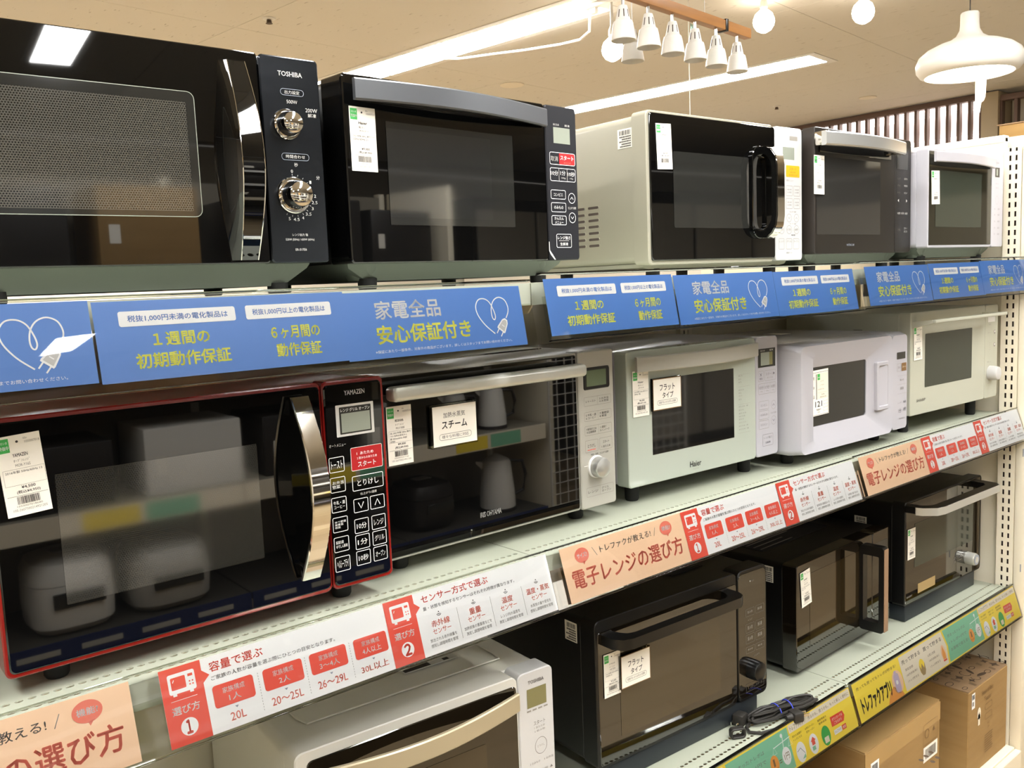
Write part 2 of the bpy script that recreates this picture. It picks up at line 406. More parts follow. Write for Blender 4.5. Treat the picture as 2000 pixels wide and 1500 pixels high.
def shelf_mesh(w):
    """shelf with two rows of punched holes near its front edge; origin at left end, front, top"""
    bb = B().m('shelf_paint'); T = .0016; PT = .0125; n = int((w-.012)/PT); m0 = (w-n*PT)/2; y = 0
    def holes(yc):
        for i in range(n):
            cx_ = m0+PT*(i+.5); a = [(cx_+PT/2*sx, yc+PT/2*sy) for sx, sy in ((1, 0), (1, 1), (0, 1), (-1, 1), (-1, 0), (-1, -1), (0, -1), (1, -1))]
            h = [(cx_+.0046*math.cos(t*PI/4), yc+.0034*math.sin(t*PI/4)) for t in range(8)]
            va = [bb.bm.verts.new((p[0], p[1], 0)) for p in a]; vh = [bb.bm.verts.new((p[0], p[1], 0)) for p in h]; vd = [bb.bm.verts.new((p[0], p[1], -T)) for p in h]
            for t in range(8):
                q = (t+1) % 8
                bb.bm.faces.new((va[t], va[q], vh[q], vh[t])); bb.bm.faces.new((vh[t], vh[q], vd[q], vd[t]))
    def strip(ya, yb): bb.poly([(m0, ya, 0), (w-m0, ya, 0), (w-m0, yb, 0), (m0, yb, 0)])
    hy = (.020, .045)
    strip(0, hy[0]-PT/2); holes(hy[0]); strip(hy[0]+PT/2, hy[1]-PT/2); holes(hy[1]); strip(hy[1]+PT/2, .38)
    strip(.38, YS-YF)
    for xa, xb in ((.001, m0), (w-m0, w-.001)): bb.poly([(xa, 0, 0), (xb, 0, 0), (xb, YS-YF, 0), (xa, YS-YF, 0)])
    # folded front and side flanges
    bb.box(.001, 0, -.032, w-.001, T, -.0002); bb.box(.001, T, -.032, w-.001, .012, -.032+T)
    bb.box(.001, T, -.030, .001+T, YS-YF, -.0002); bb.box(w-.001-T, T, -.030, w-.001, YS-YF, -.0002)
    return bb
for S, nm in ((S1, 'top'), (S2, 'middle'), (S3, 'bottom')):
    for k, (a, c) in enumerate(BAYS):
        place = NAMES[k]
        t = thing('metal_shelf', f'pale steel shelf with punched front edge, {nm} level, {place}', 'shelf', (a, YF, S), 0, f'steel shelves on the {nm} level')
        shelf_mesh(c-a).build('shelf_board', t, smooth=20)
        for xx in (.018, c-a-.021):
            bb = B().m('panel_paint')
            bb.loft([[(xx, .02, -.034), (xx, .03, -.045), (xx, YS-YF-.004, -.085), (xx, YS-YF-.004, -.006), (xx, .02, -.006)], [(xx+.003, .02, -.034), (xx+.003, .03, -.045), (xx+.003, YS-YF-.004, -.085), (xx+.003, YS-YF-.004, -.006), (xx+.003, .02, -.006)]])
            bb.build('bracket', t, smooth=0)

# end of the run: side panel, slotted post and the neighbouring fixture's post
e = thing('gondola_end', 'tall cream side panel closing the right end of the shelves', 'panel', (1.80, .5, 0))
B().m('panel_paint').box(0, -.42, 0, .02, .62, 1.83, bev=.002, seg=1).build('panel_board', e)
B().m('panel_paint').box(-.004, -.42, 1.815, .028, .62, 1.835, bev=.003).build('top_rail', e)
ep = thing('slotted_post', 'cream slotted steel post at the right end of the shelves', 'post', (1.778, .028, 0))
slotted_post(0, 0, .045, .0, 1.795, '-x', ep, 'slotted_channel', w=.045)
en = thing('corner_post', 'smooth cream steel post beside the slotted one at the right edge', 'post', (1.778, -.004, 0))
B().m('panel_paint').box(0, 0, 0, .06, .031, 1.797, bev=.003).build('post_body', en)
bb = B().m('print_grey')
for zz in (1.70, .95, .62): bb.box(-.0006, .010, zz, .0, .0125, zz+.022)
bb.build('slot_marks', en, smooth=0)
nb = thing('side_fixture', 'cream shelving board of the neighbouring fixture, behind the end panel', 'shelving', (1.86, -.30, 0))
B().m('panel_paint').box(0, 0, 1.80, .68, .46, 1.835, bev=.003).build('top_board', nb)
B().m('back_paint').box(.66, .40, 0, .68, .46, 1.80).build('end_board', nb)
bx = thing('cardboard_box', 'flat brown cardboard box lying on the panel top at the far right', 'box', (1.95, -.155, 1.836), 0)
B().m('cardboard').box(0, 0, 0, .42, .31, .046, bev=.002).build('carton', bx)
B().m('cardboard_flap').box(-.004, -.004, .0465, .21, .314, .0495).build('lid_flap', bx)
# wire mesh panel seen past the posts
wm = thing('wire_mesh_panel', 'white wire mesh panel standing past the posts at the right edge', 'panel', (2.6, -.35, 0))
bb = B().m('lamp_white')
for i in range(13): bb.box(0, i*.06, .1, .004, i*.06+.004, 1.5)
for i in range(24): bb.box(.004, 0, .1+i*.06, .008, .724, .1+i*.06+.004)
wg = bb.build('wire_grid', wm, smooth=0)
B().m('lamp_white').tube([(0.002, 0, 0), (.002, 0, 1.52), (.002, .722, 1.52), (.002, .722, 0)], .008, 8).build('mesh_frame', wm)
mat('dark_goods', '#4a4038', .7)
dg = thing('dark_carton_stack', 'dark brown cartons stacked behind the wire mesh', 'box', (2.80, -.35, 0))
B().m('dark_goods').box(0, 0, 0, .4, .42, .52, bev=.004).build('carton', dg)
B().m('dark_goods').box(0.01, .02, .522, .38, .42, 1.04, bev=.004).build('carton', dg)
B().m('dark_goods').box(0.0, .02, 1.042, .38, .42, 1.42, bev=.004).build('carton', dg)

# slatted screen high on the far wall with lit panel behind
sc_ = thing('slatted_screen', 'brown slatted screen under the ceiling before a lit pinkish panel', 'screen', (6.0, 2.6, 0))
ys = [1.866+.0787*i for i in range(34)]
sl = B().m('slat_brown').box(0, -.010, 2.0, .05, .010, 2.66, bev=.002, seg=1).build('slat', sc_, loc=(0, ys[0]-2.6, 0))
for y in ys[1:]:
    o = sl.copy(); COL.objects.link(o); o.parent = sc_; o.location = (0, y-2.6, 0)
B().m('slat_brown').box(-.01, -.79, 2.655, .06, 1.92, 2.695, bev=.003).build('top_rail', sc_)
B().m('slat_brown').box(-.01, -.79, 1.98, .06, 1.92, 2.02, bev=.003).build('bottom_rail', sc_)
B().m('backing_pink').box(.30, -.95, 1.2, .33, 2.4, 2.69).build('backing_panel', sc_)
mat('strip_glow', '#fff1ea', .5, emit=3.2)
B().m('strip_glow').box(.24, -.8, 2.63, .29, 2.3, 2.685).build('light_strip', sc_)
B().m('strip_glow').box(.26, -.8, 2.428, .298, .12, 2.455).build('light_strip', sc_)
cl = thing('wall_column', 'square beige column between the two slatted screens', 'column', (6.0, 1.79, 0))
B().m('column_paint').box(-.03, -.055, 0, .3, .06, 2.69, bev=.004).build('column_shaft', cl)
s2 = thing('slatted_screen', 'darker slatted screen right of the beige column', 'screen', (6.0, 1.2, 0))
for i, y in enumerate([.06+.10*q for q in range(6)]):
    o = B().m('slat_brown').box(0, -.012, 2.0, .05, .012, 2.63, bev=.002, seg=1).build('slat', s2, loc=(0, y-.03, 0))
B().m('slat_brown').box(-.01, -.1, 2.62, .06, .53, 2.66, bev=.003).build('top_rail', s2)
B().m('slat_brown').box(-.01, -.1, 1.95, .06, .53, 2.0, bev=.003).build('bottom_rail', s2)
B().m('wall_beige').box(.2, -.4, 1.2, .23, .53, 2.69).build('backing_panel', s2)
lw = B().m('wall_beige'); lw.box(6.05, -6.1, 0, 6.15, 8.1, 2.0); struct(lw.build('trim_1'))
# ------------------------------------------------------------------ price-rail signs
TM, TB, TY = -.30, -.19, -.30       # tilt of the middle, blue and yellow rows
def holder(x0, x1, z, rx, label, H=.086):
    h = thing('sign_holder', label, 'sign holder', (x0, 0, z-.003), 0, 'clear sign holders along the shelf fronts', rx)
    Lx = x1-x0
    bb = B().m('clear_cover'); n = 24
    # thin bowed front sheet
    for i in range(n):
        xa, xb = Lx*i/n, Lx*(i+1)/n
        for z0, z1, ya, yb in ((0, H*.33, -.0030, -.0042), (H*.33, H*.66, -.0042, -.0042), (H*.66, H+.004, -.0042, -.0028)):
            bb.poly([(xa, ya, z0), (xb, ya, z0), (xb, yb, z1), (xa, yb, z1)])
    bmesh.ops.remove_doubles(bb.bm, verts=bb.bm.verts, dist=1e-5)
    bb.build('front_cover', h, smooth=60)
    bb = B().m('clear_edge')
    bb.box(0, -.0030, -.0022, Lx, .0030, -.0004, bev=.0005, seg=1); bb.box(0, -.0036, H+.004, Lx, .0055, H+.0062, bev=.0006, seg=1)
    bb.build('holder_edge', h)
    bb = B().m('clear_edge')
    bb.poly([(0, .0030, 0), (Lx, .0030, 0), (Lx, .0030, H*.7), (0, .0030, H*.7)]); bb.build('back_sheet', h)
    return h
def P_mm(y0=-.0004, step=.00012):
    p = P(y0, step); p.T = lambda x, z: (x*.001, z*.001); return p
def card_base(t, w, col, h=84.):
    return B().m(col).box(0, 0, 0, w*.001, .0003, h*.001).build('card', t, smooth=0)

def heart(p, cx_, top, s, m, L=2, t=1.5):
    """one-line cable heart with an inner loop, ending in a plug"""
    ctrl = [(-2, 0), (-16, 12), (-26, 26), (-28, 38), (-22, 47), (-12, 48), (-4, 43), (1, 33), (3, 24), (1, 19), (-2, 21), (-3, 28), (-1, 38), (5, 46), (14, 49), (23, 45), (27, 36), (26, 28), (21, 20)]
    pts = []
    for i in range(len(ctrl)-1):
        p0, p1, p2, p3 = ctrl[max(i-1, 0)], ctrl[i], ctrl[i+1], ctrl[min(i+2, len(ctrl)-1)]
        for k in range(5):
            u = k/5
            pts.append(tuple(.5*((2*p1[q])+(-p0[q]+p2[q])*u+(2*p0[q]-5*p1[q]+4*p2[q]-p3[q])*u*u+(-p0[q]+3*p1[q]-3*p2[q]+p3[q])*u**3) for q in (0, 1)))
    pts.append(ctrl[-1])
    f = lambda q: (cx_+q[0]*s, top+(q[1]-49)*s)
    p.line([f(q) for q in pts], t, m, L)
    a = math.radians(52)
    def g(u, v): return f((13+u*math.cos(a)-v*math.sin(a), 9+u*math.sin(a)+v*math.cos(a)))
    p.poly([g(-7, -7), g(-5, -7.5), g(8, -5.5), g(12, -2.5), g(12, 2.5), g(8, 5.5), g(-5, 7.5), g(-7, 7)], m, L+1)
    p.poly([g(-5, -5.5), g(7, -4), g(10, -1.5), g(10, 1.5), g(7, 4), g(-5, 5.5)], 'print_silver', L+2)
    p.line([g(1, -2.5), g(1, 2.5)], 1.2, m, L+3)
    for v in (-4, 4): p.line([g(-7, v), g(-14, v)], 1.6, m, L+1)

def blue_A(x, z, label, dz=0, ry=0):
    t = thing('guarantee_card', label, 'sign', (x, 0, z), 0, 'blue guarantee cards under the top shelf', TB); t.rotation_euler[1] = ry
    card_base(t, 287, 'print_blue')
    p = P_mm()
    p.text('家電全品', 46, 49, 145, 72, 'print_white', 1, .012)
    p.text('安心保証付き', 44, 18, 190, 41, 'print_yellow', 1, .016)
    heart(p, 233, 69, 1.02, 'print_white', 1, 1.6)
    p.text('※保証にあたり一部条件、対象外の商品がございます。詳しくはスタッフまでお問い合わせください。', 38, 6.5, 259, 10.5, 'print_white', 1)
    p.build('print', t); return t
def blue_B(x, z, label, ry=0):
    t = thing('guarantee_card', label, 'sign', (x, 0, z), 0, 'blue guarantee cards under the top shelf', TB); t.rotation_euler[1] = ry
    card_base(t, 287, 'print_blue')
    p = P_mm()
    p.rect(24, 57, 149, 73, 'print_white', 1, 2.5); p.text('税抜1,000円未満の電化製品は', 33, 61.5, 140, 68.5, 'print_blue', 2, .01)
    p.text('１週間の', 56, 35, 116, 49, 'print_yellow', 1, .016); p.text('初期動作保証', 36, 12.5, 137, 28, 'print_yellow', 1, .016)
    p.rect(161, 57, 268, 73, 'print_white', 1, 2.5); p.text('税抜1,000円以上の電化製品は', 169, 61.5, 260, 68.5, 'print_blue', 2, .01)
    p.text('６ヶ月間の', 188, 33, 249, 47, 'print_yellow', 1, .016); p.text('動作保証', 192, 12, 248, 27, 'print_yellow', 1, .016)
    p.build('print', t); return t
ZB = 1.4035
holder(-.905, -.018, 1.396, TB, 'clear sign holder under the top shelf, left bay, empty at its right end', .0925)
holder(.002, .897, 1.405, TB, 'clear sign holder under the top shelf, centre bay', .0925)
holder(.903, 1.777, 1.407, TB, 'clear sign holder under the top shelf, right bay', .0925)
blue_A(-.901, 1.4035, 'blue card with a heart-shaped cable, cut off by the left edge', ry=.0)
blue_B(-.611, 1.4015, 'blue card with two white pills, under the black microwave with two chrome knobs')
blue_A(-.328, 1.3995, 'blue card under the black microwave with the curved silver band handle')
blue_B(.006, 1.4075, 'blue card with two white pills, just right of the empty end of the first holder')
blue_A(.297, 1.4055, 'blue card with heart-shaped cable under the cream microwave with the loop handle')
blue_B(.585, 1.4045, 'blue card with two white pills under the dark brown microwave with chrome bar')
blue_A(.920, 1.4075, 'blue card with heart-shaped cable at the left end of the right holder')
blue_B(1.209, 1.409, 'blue card with two white pills under the small white microwave at the right')
blue_A(1.487, 1.411, 'blue card with heart-shaped cable at the right end, in front of the slotted post')

def oven_icon(p, x0, z0, x1, z1, L=2):
    w_, h_ = x1-x0, z1-z0
    p.rect(x0, z0+h_*.1, x1, z1, 'print_white', L, 2.2); p.rect(x0+w_*.12, z0, x0+w_*.26, z0+h_*.12, 'print_white', L); p.rect(x0+w_*.74, z0, x0+w_*.88, z0+h_*.12, 'print_white', L)
    p.rect(x0+w_*.10, z0+h_*.28, x0+w_*.64, z0+h_*.84, 'print_red', L+1, 1.2)
    p.line([(x0+w_*.17, z0+h_*.62), (x0+w_*.22, z0+h_*.74)], .9, 'print_white', L+2)
    p.rect(x0+w_*.74, z0+h_*.72, x0+w_*.92, z0+h_*.84, 'print_red', L+1)
    for a in (.78, .89):
        for c in (.36, .5): p.poly(circ(x0+w_*a, z0+h_*c, .9, 10), 'print_red', L+1)
def red_panel(p, num):
    p.rect(0, 0, 46, 84, 'print_red', 1); p.poly([(45.9, 72), (54, 65), (45.9, 58)], 'print_red', 1)
    oven_icon(p, 8, 53, 38, 77); p.rect(8, 48, 37, 48.5, 'print_white', 2)
    p.text('選び方', 7.5, 33, 38, 42, 'print_white', 2, .012); p.poly(circ(23, 18, 9.5, 28), 'print_white', 2)
    p.text({'1': '１', '2': '２'}[num], 19.5 if num == '1' else 18.3, 11, 25.5 if num == '1' else 27.7, 25, 'print_red', 3, .03)
def peach(x, z, label):
    t = thing('choosing_guide_card', label, 'sign', (x, 0, z), 0, 'peach title cards on the middle shelf', TM)
    card_base(t, 287, 'print_peach'); p = P_mm()
    for cx_, cz_, tx in ((43, 66, 'サイズ?'), (243, 67, '機能?')):
        p.poly(circ(cx_, cz_, 15, 28, 11.5), 'print_coral', 1); p.poly([(cx_-1, cz_-10), (cx_+6, cz_-9), (cx_+1, cz_-15)], 'print_coral', 1)
        p.text(tx, cx_-10.5, cz_-3.5, cx_+10.5, cz_+4, 'print_white', 2, .01)
    p.line([(67, 73), (75, 59)], .8, 'ink_grey', 1); p.line([(211, 60), (217, 73)], .8, 'ink_grey', 1)
    p.text('トレファクが教える!', 83, 61, 204, 72, 'ink_grey', 1, .004)
    p.text('電子レンジの選び方', 14, 18, 274, 47, 'print_coral', 1, .013)
    p.build('print', t)
def red_1(x, z, label):
    t = thing('choosing_guide_card', label, 'sign', (x, 0, z), 0, 'capacity guide cards on the middle shelf', TM)
    card_base(t, 287, 'print_white'); p = P_mm(); red_panel(p, '1')
    p.text('容量で選ぶ', 55, 67, 119, 78, 'print_red', 1, .006)
    p.text('ご家族の人数が容量を選ぶ際にひとつの目安となります。', 55, 57.5, 212, 62.5, 'ink', 1)
    for i, (x0, x1, a, c) in enumerate(((54, 102, '1人', '20L'), (114, 164, '2人', '20〜25L'), (174, 224, '3〜4人', '26〜29L'), (235, 283, '4人以上', '30L以上'))):
        p.rect(x0, 26, x1, 51, 'print_red', 1, 3.5); m_ = (x0+x1)/2
        p.text('家族構成', m_-13, 40, m_+13, 46.5, 'print_white', 2, .004); w_ = 7 if i < 2 else 13.5; p.text(a, m_-w_, 30, m_+w_, 37.5, 'print_white', 2, .006)
        p.poly([(m_-2.2, 23), (m_+2.2, 23), (m_, 20.5)], 'print_grey', 1)
        w_ = (9, 20, 20, 20)[i]; p.text(c, m_-w_, 8, m_+w_, 17, 'print_coral', 1, .004)
        if i:
            for k in range(14): p.rect(x0-6, 7+k*3.2, x0-5.5, 8.6+k*3.2, 'ink_light', 1)
    p.build('print', t)
def red_2(x, z, label):
    t = thing('choosing_guide_card', label, 'sign', (x, 0, z), 0, 'sensor guide cards on the middle shelf', TM)
    card_base(t, 287, 'print_white'); p = P_mm(); red_panel(p, '2')
    p.text('センサー方式で選ぶ', 58, 68.5, 172, 79, 'print_red', 1, .006)
    p.text('量・状態を検知するセンサーはそれぞれ特徴が異なります。', 58, 58.5, 218, 63.5, 'ink', 1)
    d = (('赤外線', '放出される赤外線量を', '感知し調理時間を管理'), ('重量', '加熱前後の重量差などを', '測定し調理時間を管理'), ('温度', 'レンジ内の温度を', '測定し調理時間を管理'), ('温度・蒸気', '水蒸気の量や変化を', '感知し調理時間を管理'))
    for i, (a, c, e_) in enumerate(d):
        m_ = (81, 140, 198.5, 257)[i]
        p.poly(circ(m_, 52.3, .9, 10), 'ink', 1)
        for r_ in (2.2, 4.0): p.line([(m_+r_*math.cos(math.radians(q)), 51.5+r_*math.sin(math.radians(q))) for q in range(205, 340, 15)], .8, 'ink', 1)
        w_ = (15, 10, 10, 22)[i]; p.text(a, m_-w_, 34.5, m_+w_, 43, 'print_coral', 1, .008)
        p.text('センサー', m_-15, 25, m_+15, 32, 'print_coral', 1, .004)
        w_ = (22, 24, 18, 20)[i]; p.text(c, m_-w_, 16, m_+w_, 20.5, 'ink_grey', 1); p.text(e_, m_-22, 9, m_+22, 13.5, 'ink_grey', 1)
        if i: p.rect(m_-29.5, 8, m_-29.1, 50, 'ink_light', 1)
    p.build('print', t)
ZM = 1.0
holder(-.90, -.001, ZM, TM, 'clear sign holder on the middle shelf edge, left bay')
holder(.003, .899, ZM, TM, 'clear sign holder on the middle shelf edge, centre bay')
holder(.903, 1.775, ZM+.002, TM, 'clear sign holder on the middle shelf edge, right bay')
peach(-.893, ZM, 'peach title card cut off by the bottom left corner of the picture')
red_1(-.575, ZM, 'white card with red band numbered 1, under the red-framed microwave')
red_2(-.288, ZM, 'white card with red band numbered 2, right of the large number 1 card')
peach(.027, ZM, 'peach title card under the microwave with the silver dial, centre bay')
red_1(.314, ZM, 'white card with red band numbered 1, centre of the picture')
red_2(.602, ZM, 'white card with red band numbered 2, under the white microwave with curved door')
peach(.914, ZM+.001, 'peach title card under the white microwaves in the right bay')
red_1(1.201, ZM+.002, 'white card with red band numbered 1, in the right bay')
red_2(1.488, ZM+.003, 'white card with red band numbered 2, at the right end of the middle shelf')

def app_strip(x, z, label):
    t = thing('point_app_strip', label, 'sign', (x, 0, z), 0, 'yellow app strips on the bottom shelf', TY)
    card_base(t, 884, 'sign_yellow'); p = P_mm()
    p.text('売っても買ってもトレポが貯まる!', 12, 66, 190, 73, 'print_brown', 1)
    p.text('トレファクアプリ', 18, 14, 150, 48, 'ink', 1, .03)
    p.poly([(122, 0), (198, 0), (185, 22), (160, 30), (140, 22)], 'sign_orange', 1); p.poly(circ(182, 34, 24, 24, 26), 'print_peach', 1)
    p.rect(168, 12, 192, 54, 'sign_lilac', 2, 8); p.rect(174, 50, 184, 60, 'sign_lilac', 2, 3); p.poly(circ(179, 34, 5, 16), 'print_white', 3)
    p.rect(209, 3, 430, 81, 'sign_cream', 1, 2); p.poly([(429, 81), (440, 42), (429, 3)], 'sign_cream', 1)
    p.text('売って貯まる', 218, 61, 309, 71, 'print_brown_dark', 2, .006); p.text('買って貯まる', 326, 61, 422, 71, 'print_brown_dark', 2, .006)
    for x_, a in ((226, '買取金額'), (340, 'お買上金額')):
        p.text(a, x_, 44, x_+38, 50, 'print_brown', 2); p.text('100円(税抜)毎に', x_, 31, x_+54, 37, 'print_brown', 2); p.text('1トレポ貯まる', x_, 18, x_+52, 24, 'print_brown', 2)
    p.poly(circ(303, 32, 14, 24, 19), 'sign_yellow', 2); p.poly([(290, 40), (296, 28), (303, 40), (310, 28), (317, 40), (316, 22), (309, 13), (298, 13), (291, 22)], 'sign_brown', 3)
    p.poly(circ(416, 32, 12, 24, 20), 'print_peach', 2); p.poly([(408, 30), (416, 50), (424, 30), (423, 18), (409, 18)], 'sign_orange', 3); p.rect(407, 13, 425, 17, 'print_red', 4)
    p.poly([(437, 3), (641, 3), (641, 81), (437, 81), (447, 42)], 'sign_mint', 1)
    for i, a in enumerate(('貯まったトレポは', '1トレポ=1円で', 'お買物で使える!')): p.text(a, 457, 58-i*17, 555, 66-i*17, 'ink_grey', 2)
    p.line([(620, 70), (612, 22)], 2, 'print_white', 2); p.line([(585, 58), (650-6, 62)], 1.6, 'print_white', 2); p.poly(circ(618, 72, 4, 14), 'print_white', 2)
    for q in (586, 640): p.line([(q-7, 46), (q, 60), (q+7, 46), (q-7, 46)], .8, 'print_white', 2)
    p.poly(circ(578, 30, 14, 24, 17), 'sign_orange', 3); p.text('1', 574, 26, 580, 40, 'print_brown', 4); p.text('トレポ', 569, 18, 587, 23, 'print_brown', 4)
    p.text('=', 594, 26, 602, 32, 'print_brown', 4); p.poly(circ(620, 32, 14, 24, 17), 'print_white', 3); p.text('1円', 612, 25, 629, 38, 'print_brown', 4)
    p.rect(645, 66, 881, 82, 'sign_cream', 1, 2); p.text('トレファクアプリ', 650, 69, 705, 79, 'print_brown_dark', 2); p.text('売るのも、買うのも、もっと楽しく便利に', 716, 70, 876, 77, 'print_brown', 2)
    for x_, m_, a, c in ((668, 'print_white', '売れた金額が', 'トレポになる'), (715, 'print_white', 'お得なクーポン', '配信いっぱい'), (762, 'print_green', '最新情報を', '簡単検索')):
        p.poly(circ(x_, 22, 16, 24, 20), m_, 2); p.text(a, x_-17, 55, x_+17, 59.5, 'print_brown', 2); p.text(c, x_-15, 48, x_+15, 52.5, 'print_brown', 2)
    p.line([(656, 26), (668, 30), (680, 16)], 1.4, 'print_grey', 3); p.poly([(668, 8), (680, 8), (680, 16)], 'sign_mint', 3)
    p.poly([(706, 28), (715, 36), (724, 28), (720, 28), (720, 20), (709, 20), (709, 28)], 'print_red', 3); p.rect(707, 10, 718, 18, 'sign_mint', 3)
    p.rect(754, 8, 770, 20, 'sign_cream', 3, 1)
    p.poly([(790, 30), (836, 28), (843, 38), (838, 49), (790, 50)], 'print_red', 2); p.text('ダウンロードは', 795, 40, 835, 46, 'print_white', 3); p.text('こちらから', 800, 32, 830, 38, 'print_white', 3)
    p.rect(792, 12, 822, 22, 'print_white', 2, 1); p.text('トレファク', 795, 14, 819, 20, 'ink_grey', 3); p.rect(824, 12, 840, 22, 'print_red', 2, 1); p.text('検索', 826, 14, 838, 20, 'print_white', 3)
    p.build('print', t)
ZY = .4965
holder(-.90, -.001, ZY, TY, 'clear sign holder on the bottom shelf edge, left bay')
holder(.003, .886, ZY, TY, 'clear sign holder on the bottom shelf edge, centre bay')
holder(.888, 1.775, ZY, TY, 'clear sign holder on the bottom shelf edge, right bay')
app_strip(-.008, ZY, 'yellow and green app strip with scales drawing, under the large black microwave')
app_strip(.889, ZY, 'yellow app strip with large lettering over the cardboard boxes, right bay')
# ------------------------------------------------------------------ microwave ovens
def mw(name, x, y, S, z, rz, label, s=1.0):
    """x, y, z: first estimate of the front's lower left corner; s: refined size of the oven"""
    x, y, z = -.8753+(x+.8753)*s, -.9491+(y+.9491)*s, 1.4866+(z-1.4866)*s
    t = thing(name, label, 'microwave', (x, y, S), rz, 'microwave ovens on the shelves')
    t.scale = (s, s, s); return t, (z-S)/s
def case(t, col, W, H, z, d0=.03, d1=.37, r=.012, name='body', pan=None, inset=0., pan_h=.029, feet=True, vent=None):
    z = z + 0.
    bb = B().m(col); o = rr(inset, z+.002, W-inset, z+H-.002, r, 3)
    bb.slab(o, d0, d1, .002); bb.build(name, t)
    if pan:
        bb = B().m(pan); i = .035
        lo = z-pan_h
        n = lambda a, b, y0, y1, zz: [(a, y0, zz), (b, y0, zz), (b, y1, zz), (a, y1, zz)]
        bb.loft([n(.012, W-.012, .032, d1-.01, z+.0015), n(.016, W-.016, .036, d1-.02, z-.006), n(.050, W-.050, .042, d1-.05, lo)])
        for xx in (.055, W-.055):
            bb.lathe([(.030, z), (.026, z-.010), (.019, lo+.001)], (xx, .062, 0), n=16); bb.lathe([(.030, z), (.026, z-.010), (.019, lo+.001)], (xx, d1-.07, 0), n=16)
        bb.build('base_pan', t)
    if feet:
        top = z-pan_h if pan else z
        for xx in (.055, W-.055):
            for yy in (.048, d1-.07):
                f = B().m('rubber'); f.lathe([(.014, top+.003), (.0135, .004), (.0115, .0004)] if not pan else [(.014, top+.004), (.0135, .002), (.012, .0004)], (xx, yy, 0), n=16); f.build('foot', t)
def side_vents(t, W, z, rows, y0=.16, cols=2, dz=.0105, z0=.055, wy=.020, col='vent_dark', rim='cream_paint'):
    for c in range(cols):
        for r_ in range(rows):
            bb = B(); yy = y0+c*(wy+.010); zz = z+z0+r_*dz
            bb.m(rim)
            pts = stad(yy-.0012, zz-.0012, yy+wy+.0012, zz+.0062, 4); pin = stad(yy, zz, yy+wy, zz+.005, 4)
            bb.loft([[(.0002, a, b_) for a, b_ in pts], [(-.0009, a, b_) for a, b_ in pts], [(-.0009, a, b_) for a, b_ in pin], [(.0004, a, b_) for a, b_ in pin]], closed=False, cap0=False, cap1=False)
            bb.m(col); bb.poly([(-.0002, a, b_) for a, b_ in pin])
            bb.build('vent_slot', t, smooth=0)
def knob(t, col, cx_, cz_, r, y0, dep, name='knob', n=28, face=None, skirt=None, taper=.9):
    bb = B()
    if skirt: bb.m(skirt[0]); bb.lathe([(skirt[1], -y0), (skirt[1], -y0+.003), (skirt[1]*.96, -y0+.004)], (cx_, 0, cz_), 'y', n)
    bb.m(col); bb.lathe([(r, -y0), (r, -y0+dep*.3), (r*taper, -y0+dep*.80), (r*taper*.93, -y0+dep*.92), (r*taper*.7, -y0+dep), (r*taper*.3, -y0+dep+.0012)], (cx_, 0, cz_), 'y', n)
    if face: bb.m(face); bb.lathe([(r*taper*.86, -y0+dep), (r*taper*.84, -y0+dep+.0006)], (cx_, 0, cz_), 'y', n)
    return bb.build(name, t)
def bow_bar(x0, x1, z0, z1, f, th, n=18, col='silver_band'):
    """horizontal bar whose front bulges towards the viewer: y = f(u)"""
    bb = B().m(col); rings = []; c = min(.003, th/3)
    for i in range(n+1):
        u = i/n; x = x0+(x1-x0)*u; y = f(u)
        rings.append([(x, y+c*.8, z0), (x, y, z0+c), (x, y, z1-c), (x, y+c*.8, z1), (x, y+th, z1), (x, y+th, z0)])
    return bb.loft(rings)
def sticker(t, x, y0, z, w_=.030, h=.028, seed=1, side=True, name='barcode_sticker'):
    """small stock sticker on the left flank (plane x = const) """
    bb = B().m('paper'); bb.box(x-.0004, y0, z, x, y0+w_, z+h); bb.m('ink')
    rg = random.Random(seed); u = y0+.004
    while u < y0+w_-.005: bb.box(x-.0006, u, z+h*.68, x-.0003, u+rg.choice((.0005, .001)), z+h*.92); u += .0017
    for k, q in enumerate((.55, .43, .31, .18, .06)):
        u = y0+.003
        while u < y0+w_-.006-.006*(k % 2):
            d = rg.uniform(.0012, .0032); bb.box(x-.0006, u, z+h*q, x-.0003, u+d, z+h*(q+.07)); u += d+.0008
    o = bb.build(name, t, smooth=0); return o
def Pm(y0, z, step=.00015):
    p = P(y0, step); p.T = lambda a, b: (a*.001, z+b*.001); return p

# --- 1: black oven with two chrome knobs
t, z = mw('microwave_oven', -.7196, .1424, S1, 1.5243, -.0093, 'black microwave with two chrome knobs and bowed glossy handle, top left', .985)
W, H = .450, .2623
case(t, 'black_metal', W, H, z, .028, .345, pan='pan_metal')
B().m('black_gloss').slab(rr(0, z, .3655, z+H, .004), 0, .03).build('door', t)
p = Pm(-.0003, z); p.rect(44, 57, 281, 206, 'window_mid', 1, 9); p.frame(44, 57, 281, 206, 'lcd', 2, .9, 9); p.rect(56, 64, 270, 193, 'mesh_grey', 2, 2); p.build('door_window', t)
hb = B().m('black_gloss'); rings = []
for i in range(21):
    u = i/20; q = math.sin(PI*u); zz = z+.004+u*.243; yf = -.010-.032*q; dx = .003*q
    rings.append([(.3205-dx, yf+.002, zz), (.3225-dx, yf, zz), (.3435+dx, yf, zz), (.3455+dx, yf+.002, zz), (.346+dx, yf+.012, zz), (.314-.010*q, 0, zz)])
hb.loft(rings).build('handle', t)
hb = B().m('chrome')
for sx in (.3215, .3440):
    pts = []
    for i in range(21):
        u = i/20; q = math.sin(PI*u); pts.append((sx+(-.003 if sx < .33 else .003)*q, -.0103-.032*q, z+.004+u*.243))
    hb.tube(pts, .0006, 5)
hb.build('handle_trim', t)
